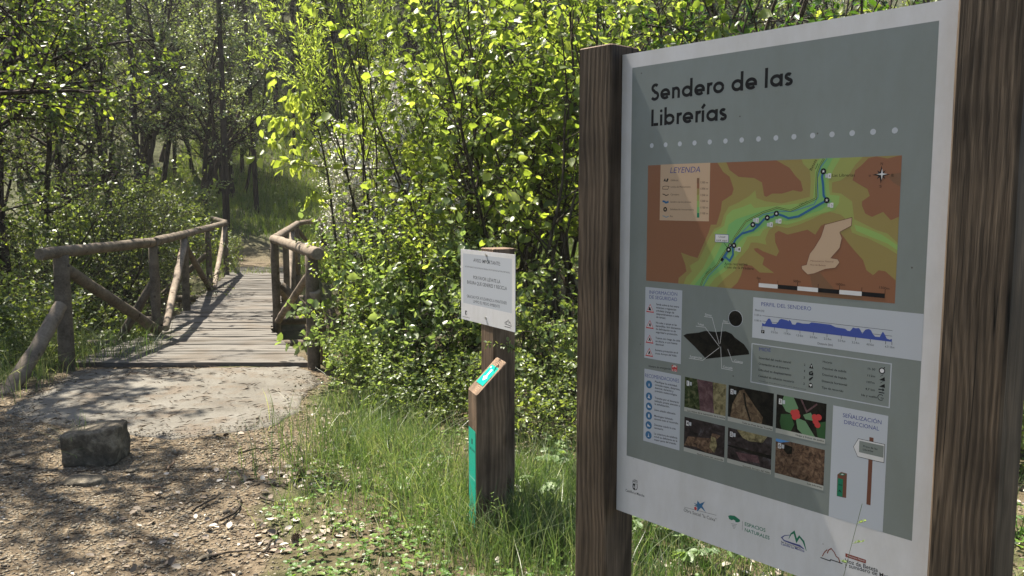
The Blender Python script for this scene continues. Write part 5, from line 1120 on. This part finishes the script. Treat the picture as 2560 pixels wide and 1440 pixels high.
# ================================================================ ground vegetation and litter
def in_slab(x, y, s_):
    c = np.array([(p.x, p.y) for p in slab_w]); m_ = c.mean(0); return inside(m_ + (c - m_) * s_, x, y)
def in_clear(x, y):
    """keep blades out of posts, the apron and the deck"""
    sl_ = np.array([(p.x, p.y) for p in slab_w]); ok = ~inside(sl_, x, y)
    return ok
def blades(name, x, y, h, w, mat, tint, lean=.45, seed=0, label=''):
    rg = np.random.default_rng(seed); n = len(x); z = ground_h(x, y) - .01; a = rg.uniform(0, 6.283, n); dx, dy = np.cos(a), np.sin(a); le_ = np.abs(rg.normal(0, lean, n)) + .05
    b2 = rg.uniform(0, 6.283, n); sx, sy = np.cos(b2), np.sin(b2); V = []
    for f, wf in ((0, 1), (.38, .9), (.72, .6), (1, .08)):
        off = le_ * h * f * f; zz = z + h * f * (1 - .25 * le_ * f)
        for s_ in (-1, 1): V.append(np.stack([x + dx * off + s_ * sx * w * wf / 2, y + dy * off + s_ * sy * w * wf / 2, zz], 1))
    V = np.stack(V, 1).reshape(-1, 3); b = np.arange(n)[:, None] * 8
    F = np.concatenate([b + np.array([[2 * i, 2 * i + 1, 2 * i + 3, 2 * i + 2]]) for i in range(3)], 0)
    o = np_mesh(name, V, F, M[mat], {'tint': np.repeat(tint, 8)}); return tag(o, label, None, kind='stuff')
rg = np.random.default_rng(9)
def scatter(n, x0, x1, y0, y1, dens, seed):
    r = np.random.default_rng(seed); x = r.uniform(x0, x1, n); y = r.uniform(y0, y1, n); k = r.random(n) < dens(x, y); return x[k], y[k]
def dg(x, y):
    pm = path_mask(x, y); tuft = vnoise(x, y, .22, 21); big = vnoise(x, y, .9, 22)
    edge = 1 - sst(-.02, .35, pm); d = edge * (.12 + 1.2 * sst(.42, .75, tuft * .55 + big * .45))
    lefty = sst(-1.7, -.9, x - .0 * y); return d * lefty * in_clear(x, y)
x, y = scatter(62000, -2.0, 3.6, 2.2, 7.2, dg, 10); big = vnoise(x, y, .9, 22); near = sst(3.4, 4.2, y)
hh = (.05 + .17 * big * near) * rg.uniform(.5, 1.25, len(x)) * (1 - .55 * sst(.25, -.9, x) * (1 - sst(4.6, 5.2, y)))
blades('grass', x, y, hh, rg.uniform(.0018, .0062, len(x)), 'grass', np.clip(rg.normal(.48, .36, len(x)), 0, 1), .5, 1, 'long green grass around the bollard and under the boards')
x, y = scatter(42000, -2.0, 1.2, 2.2, 6.3, lambda x, y: (1 - sst(.1, .55, path_mask(x, y))) * (x > -1.75) * in_clear(x, y) * (.2 + .8 * sst(.3, .6, vnoise(x, y, .28, 81))), 33)
blades('short_grass', x, y, rg.uniform(.02, .085, len(x)), rg.uniform(.0015, .004, len(x)), 'grass', np.clip(rg.normal(.5, .35, len(x)), 0, 1), .6, 5, 'short sparse grass along the path edge')
# denser tufts hugging the posts
cx_ = []; 
for (px, py, n, sp) in ((1180, 1350, 350, .13), (1290, 1370, 1300, .2), (1230, 1300, 800, .2), (950, 1150, 1200, .25), (1050, 1250, 900, .3), (1350, 1250, 900, .25), (880, 1090, 700, .25), (1400, 1400, 900, .25), (800, 1180, 300, .2), (180, 1165, 60, .05), (1650, 1430, 900, .4), (1800, 1500, 900, .5)):
    p_ = G(px, py); cx_.append(np.stack([rg.normal(p_.x, sp, n), rg.normal(p_.y + .1, sp * .8, n)], 1))
c_ = np.concatenate(cx_); k_ = (np.abs(c_[:, 0] - (c0_.x + .05)) > .09) | (c_[:, 1] < c0_.y - .02); c_ = c_[k_]
blades('tall_grass', c_[:, 0], c_[:, 1], rg.uniform(.08, .34, len(c_)), rg.uniform(.0025, .005, len(c_)), 'grass', np.clip(rg.normal(.5, .25, len(c_)), 0, 1), .55, 2, 'tall tufts of grass hugging the bollard and board posts')
def dm(x, y):
    q = (x - RC[0]) * RN[0] + (y - RC[1]) * RN[1]; t = (x - RC[0]) * RT[0] + (y - RC[1]) * RT[1]
    return (np.abs(q) > 4.0) * (1 - np.clip(path_mask(x, y) * 1.3, 0, 1)) * (.35 + .65 * vnoise(x, y, 1.2, 31))
x, y = scatter(150000, -13, 2.5, 16.5, 40, dm, 12)
blades('meadow_grass', x, y, rg.uniform(.08, .28, len(x)) * (1 + .03 * (y - 16)), rg.uniform(.007, .014, len(x)) * (1 + .05 * (y - 16)), 'meadow', np.clip(rg.normal(.5, .25, len(x)), 0, 1), .5, 3, 'short meadow grass on the far side of the stream')
x, y = scatter(9000, -7.5, -3.0, 6.0, 9.6, lambda x, y: in_clear(x, y) * (1 - path_mask(x, y)) * (x < -3.3 - .15 * (y - 7)) * 1.0, 13)
blades('bank_grass', x, y, rg.uniform(.1, .45, len(x)), rg.uniform(.003, .007, len(x)), 'grass', np.clip(rg.normal(.6, .35, len(x)), 0, 1), .7, 4, 'dry and green grass on the bank left of the footbridge')
# clover
def dc(x, y): return (1 - sst(.1, .6, path_mask(x, y))) * sst(.45, .7, vnoise(x, y, .45, 41) * .6 + .4 * vnoise(x, y, .16, 42)) * (x > -1.6) * in_clear(x, y)
x, y = scatter(11000, -1.7, 3.0, 2.3, 5.3, dc, 14); n = len(x); a = rg.uniform(0, 6.283, n); z = ground_h(x, y) + rg.uniform(.015, .06, n)
P = np.repeat(np.stack([x, y, z], 1), 3, 0); a3 = np.repeat(a, 3) + np.tile([0, 2.09, 4.19], n); D = np.stack([np.cos(a3), np.sin(a3), rg.uniform(-.1, .35, 3 * n)], 1)
s3 = np.repeat(rg.uniform(.011, .021, n), 3); o = leaf_mesh('clover', P, D, nrm(np.array([0, 0, 1.]) + rg.normal(size=(3 * n, 3)) * .25), s3, s3 * .95, np.clip(np.repeat(rg.normal(.5, .3, n), 3), 0, 1), M['clover']); tag(o, 'bright clover and low herbs at the front of the verge', None, kind='stuff')
# broad pale leaves near and under the board
def rosette(px, py, n, s, seed, lb, zc=.12):
    r = np.random.default_rng(seed); c = G(px, py); root = empty('broad_leaved_plant', c, lb, 'plant'); root.location.z = gh(c.x, c.y); mb = MB(); P = []; D = []
    for i in range(n):
        a = r.uniform(0, 6.28); rr = r.uniform(.02, s * 2.2); z = zc * r.uniform(.5, 1.5); e = Vector((rr * math.cos(a), rr * math.sin(a), z)); mb.tube([Vector((0, 0, 0)), e * .5 + Vector((0, 0, z * .3)), e], .0015, 3)
        for k in range(5):
            b_ = a + (k - 2) * .62; P.append(tuple(e)); D.append((math.cos(b_), math.sin(b_), -.1 + r.uniform(-.1, .1)))
    mb.build('stalks', M['clover'], root); P = np.array(P); D = np.array(D); n5 = len(P); sc = np.repeat(r.uniform(.7, 1.2, n), 5) * s
    leaf_mesh('leaves', P, D, nrm(np.array([0, 0, 1.]) + np.repeat(r.normal(size=(n, 3)), 5, 0) * .35), sc, sc * .62, np.repeat(np.clip(r.normal(.6, .25, n), 0, 1), 5), M['bigleaf'], root)
for a in ((1620, 1360, 14, .065, 1, 'pale broad leaved plant right under the left corner of the board'), (1760, 1430, 10, .06, 2, 'pale lobed plant lower down under the board edge'), (1380, 1200, 12, .055, 3, 'pale broad leaved plant between the bollard and the left board post'), (1340, 1290, 9, .05, 4, 'broad leaved plant low at the right foot of the bollard'), (880, 1130, 8, .03, 5, 'small pale plant in the grass below the bush band'), (1400, 1130, 9, .045, 6, 'broad leaved plant at the foot of the waist high bush'), (2545, 1350, 12, .06, 7, 'broad leaved plant at the right edge beyond the board')): rosette(*a)
# dry leaves
def dl(x, y): return (.15 + sst(.5, .8, vnoise(x, y, .4, 51))) * (1 - .75 * sst(.4, .9, path_mask(x, y))) * in_clear(x, y)
x, y = scatter(11000, -1.9, 2.8, 2.3, 6.0, dl, 15); n = len(x); P = np.stack([x, y, ground_h(x, y) + .008], 1); a = rg.uniform(0, 6.283, n); D = np.stack([np.cos(a), np.sin(a), rg.uniform(-.1, .5, n)], 1)
L_ = rg.uniform(.015, .05, n); o = leaf_mesh('leaf_litter', P, D, nrm(np.array([0, 0, 1.]) + rg.normal(size=(n, 3)) * .5), L_, L_ * .6, np.clip(rg.normal(.5, .3, n), 0, 1), M['dry']); tag(o, 'dry curled dead leaves on the verge', None, kind='stuff')
# pine needles and crumbs on the concrete and path
x, y = scatter(9000, -4.6, -.6, 2.6, 8.4, lambda x, y: np.clip(path_mask(x, y) + ~in_clear(x, y), 0, 1) * (y < 7.3) * (.2 + .8 * vnoise(x, y, .5, 61)), 16); n = len(x)
P = np.stack([x, y, np.maximum(ground_h(x, y), np.where(in_clear(x, y), -1, .035)) + .006], 1); a = rg.uniform(0, 6.283, n); D = np.stack([np.cos(a), np.sin(a), rg.uniform(-.05, .08, n)], 1)
o = leaf_mesh('needle_litter', P, D, nrm(np.array([0, 0, 1.]) + rg.normal(size=(n, 3)) * .3), rg.uniform(.02, .09, n), np.full(n, .0035), np.clip(rg.normal(.2, .2, n), 0, 1), M['dry']); tag(o, 'fallen pine needles strewn over the path and apron', None, kind='stuff')
# pebbles
def dp(x, y): return np.clip(path_mask(x, y), .03, 1) * np.where(in_slab(x, y, .84), .02, np.where(in_slab(x, y, .96), .3, 1)) * (y < 7.2) * (.25 + .75 * vnoise(x, y, .6, 71))
x, y = scatter(110000, -4.6, .2, 2.4, 7.0, dp, 17); n = len(x); sz = .0033 * np.exp(rg.normal(0, .45, n)) + .0015
dirs = np.array([(1, 0, 0), (0, 1, 0), (-1, 0, 0), (0, -1, 0), (0, 0, 1), (0, 0, -1)], float)
V = dirs[None] * sz[:, None, None] * rg.uniform(.7, 1.7, (n, 6, 1)); V[:, :, 2] *= .62; a = rg.uniform(0, 6.28, n); ca, sa = np.cos(a)[:, None], np.sin(a)[:, None]
V = np.stack([V[:, :, 0] * ca - V[:, :, 1] * sa, V[:, :, 0] * sa + V[:, :, 1] * ca, V[:, :, 2]], 2) + np.stack([x, y, np.maximum(ground_h(x, y), np.where(in_slab(x, y, 1.0), .022, -9)) + sz * .25], 1)[:, None, :]
F = np.array([(0, 1, 4), (1, 2, 4), (2, 3, 4), (3, 0, 4), (1, 0, 5), (2, 1, 5), (3, 2, 5), (0, 3, 5)]); F = (np.arange(n)[:, None, None] * 6 + F[None]).reshape(-1, 3)
o = np_mesh('gravel', V.reshape(-1, 3), F, M['pebble'], {'tint': np.repeat(np.clip(rg.normal(.5, .27, n), 0, 1), 6)}, smooth=True); tag(o, 'loose tan gravel stones of the path', None, kind='stuff')
# the squared rock
m, nt, b = newmat('mossy_stone'); n1 = noise(nt, texco(nt), 9, 6, .7); n2 = noise(nt, texco(nt), 40, 4)
cc = ramp(nt, n1, [(.3, (.032, .026, .018)), (.5, (.10, .083, .058)), (.66, (.26, .22, .16))]); nt.links.new(mix(nt, .5, cc.outputs[0], ramp(nt, n2, [(.35, (.5, .5, .5)), (.65, (1.2, 1.2, 1.2))]).outputs[0], 'MULTIPLY'), b.inputs['Base Color'])
b.inputs['Roughness'].default_value = .95; bump(nt, b, math_(nt, 'ADD', n1, math_(nt, 'MULTIPLY', n2, .4)), 1.0, .03); M['stone'] = m
def rock(name, c, sx, sy, sz, rz, mat, lb, cat, seed, slope_=0.0, rough_=.02, n=9, pw=5):
    mb = MB(); V = []; F = []; r = random.Random(seed); off = (r.random() * 20, r.random() * 20)
    for f in range(6):
        b0 = len(V)
        for i in range(n + 1):
            for j in range(n + 1):
                u, v = i / n * 2 - 1, j / n * 2 - 1; p = [(u, v, 1), (v, u, -1), (1, u, v), (-1, v, u), (v, 1, u), (u, -1, v)][f]
                l_ = (abs(p[0]) ** pw + abs(p[1]) ** pw + abs(p[2]) ** pw) ** (1 / pw); q = Vector(p) / l_
                from mathutils import noise as mn
                d_ = 1 + rough_ * 3 * mn.noise(q * 1.7 + Vector((off[0], off[1], 0))) + rough_ * mn.noise(q * 6 + Vector((0, off[0], off[1])))
                q = Vector((q.x * sx / 2 * d_, q.y * sy / 2 * d_, q.z * sz / 2 * d_)); q.z += slope_ * q.x * (q.z > 0); V.append(q)
        for i in range(n):
            for j in range(n): a = b0 + i * (n + 1) + j; F.append((a, a + n + 1, a + n + 2, a + 1))
    mb.add(V, F); o = mb.build(name, M[mat], smooth=True); import bmesh
    bm = bmesh.new(); bm.from_mesh(o.data); bmesh.ops.remove_doubles(bm, verts=bm.verts, dist=.0008); bmesh.ops.recalc_face_normals(bm, faces=bm.faces); bm.to_mesh(o.data); bm.free()
    for p in o.data.polygons: p.use_smooth = True
    o.location = c; o.rotation_euler = (0, 0, rz); return tag(o, lb, cat)
pc = (G(150, 1168) + G(318, 1160)) / 2
rock('squared_rock', (pc.x - .045, pc.y + .12, .09), .31, .22, .21, R(4), 'stone', 'squared mossy rock standing on the gravel in front of the concrete apron', 'rock', 3, .12, .022, 14, 14)
for i, (px, py, s, lb) in enumerate(((215, 1202, .15, 'flat grey stone in the gravel below the squared rock'), (330, 1175, .05, 'dark stone at the right foot of the squared rock'), (40, 1135, .09, 'grey stone half sunk at the left edge of the gravel'), (30, 1420, .04, 'dark stone in the bottom left corner'), (520, 1395, .06, 'flat brown stone near the bottom middle of the path'))):
    p_ = G(px, py); rock('flat_stone', (p_.x, p_.y, .0), s * 1.5, s, s * .35, i, 'stone', lb, 'stone', 10 + i, 0, .06, 6, 2.6)
# twigs and pinecones
def twig(px_pts, r0, lb, tint=.5, mat='stem'):
    pts = [G(a, b_, 0) for a, b_ in px_pts]; full = []
    for a, b_ in zip(pts, pts[1:]): full += [a.lerp(b_, i / 4) for i in range(4)]
    full.append(pts[-1]); c = full[0].copy(); rr = random.Random(len(full) + int(px_pts[0][0]))
    q = [Vector((p.x - c.x + rr.uniform(-.006, .006), p.y - c.y, gh(p.x, p.y) + r0 + .006 + rr.uniform(0, .008))) for p in full]
    mb = MB(); mb.tube(q, [r0 * (1 - .5 * i / len(q)) for i in range(len(q))], 5); o = mb.build('twig', M[mat]); o.location = (c.x, c.y, 0); return tag(o, lb, 'twig', None)
twig([(480, 1283), (520, 1262), (550, 1248)], .008, 'grey curved twig on the gravel near the verge'); twig([(555, 1310), (590, 1285), (605, 1258), (590, 1252)], .007, 'forked looking grey twig beside the verge edge')
twig([(420, 1178), (438, 1155)], .007, 'short orange-brown stick right of the squared rock', mat='endgrain'); twig([(355, 1222), (400, 1221)], .006, 'short pale stick lying flat on the gravel', mat='endgrain')
twig([(595, 1138), (640, 1128), (700, 1130), (735, 1108)], .007, 'long dark twig along the edge of the apron'); twig([(650, 1250), (690, 1262), (705, 1272)], .008, 'grey twig end at the verge')
twig([(520, 1400), (620, 1385), (680, 1392)], .005, 'thin brown stick near the bottom of the path'); twig([(820, 1115), (850, 1112)], .004, 'pale thin stick among the first grass'); twig([(660, 1395), (690, 1345), (700, 1330)], .006, 'pale stick standing out among the dead leaves')
def cone(px, py, lb):
    c = G(px, py); mb = MB(); rr = random.Random(px)
    for k in range(60):
        f = k / 60; a = k * 2.4; r_2 = .018 * math.sin(math.pi * (.12 + .8 * f)); z = .036 * f
        p_ = Vector((r_2 * math.cos(a), z - .018, .016 + r_2 * math.sin(a))); d = Vector((math.cos(a), .5, math.sin(a))) * .009
        s_ = Vector((-math.sin(a), 0, math.cos(a))) * .006; mb.add([p_ - s_, p_ + s_, p_ + d + s_ * .8, p_ + d * 1.2, p_ + d - s_ * .8], [(0, 1, 2, 3, 4)], 0, rr.uniform(0, .35))
    o = mb.build('pinecone', M['dry']); o.location = (c.x, c.y, gh(c.x, c.y) + .008); o.rotation_euler = (0, 0, px); tag(o, lb, 'pinecone')
cone(752, 1196, 'small brown pinecone at the grass edge'); cone(744, 1365, 'brown pinecone among clover near the bottom')
# seed heads in front of the signs, and the sprig by the notice post
def seedhead(base, tip, lb, n=26, droop=(.05, 0, 0)):
    mb = MB(); c = Vector(base); t = Vector(tip); d = Vector(droop); pts = [c.lerp(t, i / 10) + d * (i / 10) ** 3 for i in range(11)]
    root = empty('seed_grass', c, lb, 'grass stalk'); mb.tube([p - c for p in pts], .0005, 3); mb.build('stalk', M['grass'], root)
    P = []; D = []; r = np.random.default_rng(len(lb))
    sb = MB()
    for k in range(7):
        q = pts[7].lerp(pts[10], k / 7) - c; a = r.uniform(0, 6.28); e = q + Vector((.05 * math.cos(a), .02 * math.sin(a), .014)) * (1 - k / 9); sb.tube([q, e], .0005, 3)
        for j in range(14): f = q.lerp(e, .2 + .8 * j / 13); P.append(tuple(f)); D.append((r.normal(0, .5), r.normal(0, .3), .6))
    sb.build('branchlets', M['grass'], root); P = np.array(P); leaf_mesh('seeds', P, np.array(D), nrm(r.normal(size=(len(P), 3))), np.full(len(P), .0055), np.full(len(P), .0024), np.full(len(P), 1.0), M['bigleaf'], root)
t_ = W3(2128, 1272, 1.50); seedhead((W3(1990, 1440, 1.6).x - .03, 1.6, 0), t_, 'pale seed head of grass rising in front of the board lower edge', droop=(.02, 0, .01))
t_ = W3(1236, 1228, 3.3); seedhead((W3(1290, 1400, 3.3).x, 3.3, 0), t_, 'small seed head leaning against the bollard face', droop=(-.02, 0, 0))
pl = Plant(91); a = W3(1275, 868, 3.72); e = W3(1215, 858, 3.66); far_ = W3(1330, 900, 4.3)
pl.mb.tube([far_, a, a.lerp(e, .6) + Vector((0, 0, .005)), e], [.003, .0025, .002, .001], 4); pl.tw = [[a + Vector((.03, 0, .01)), a.lerp(e, .5), e], [a, a + Vector((-.02, 0, .03))], [far_, far_.lerp(a, .5), a]]
root = empty('privet_sprig', far_, 'thin leafy sprig crossing in front of the notice post', 'twig')
for q in (pl.mb.build('stem', M['stem'], root), pl.leaves(170, .022, .013, 'small', root, 'leaves', tint=(.6, .3), spread=.008)): q.matrix_parent_inverse = Matrix.Translation(-far_)

# ================================================================ haze
hb = MB(); hb.box((0, 40, 18), 190, 160, 44, 0)  # volume added to soften contrast and lift the far dark tones
haze = hb.build('haze', [bpy.data.materials.new('tone_lift_haze')]); tag(haze, 'thin pale haze added to lift the dark tones of the wood', None, kind='stuff')
hm = haze.data.materials[0]; hm.use_nodes = True; hn = hm.node_tree; hn.nodes.remove(hn.nodes['Principled BSDF'])
pv = hn.nodes.new('ShaderNodeVolumePrincipled'); pv.inputs['Color'].default_value = (1, .99, .93, 1); pv.inputs['Density'].default_value = 0.0006; pv.inputs['Anisotropy'].default_value = 0.3
hn.links.new(pv.outputs[0], hn.nodes['Material Output'].inputs['Volume'])
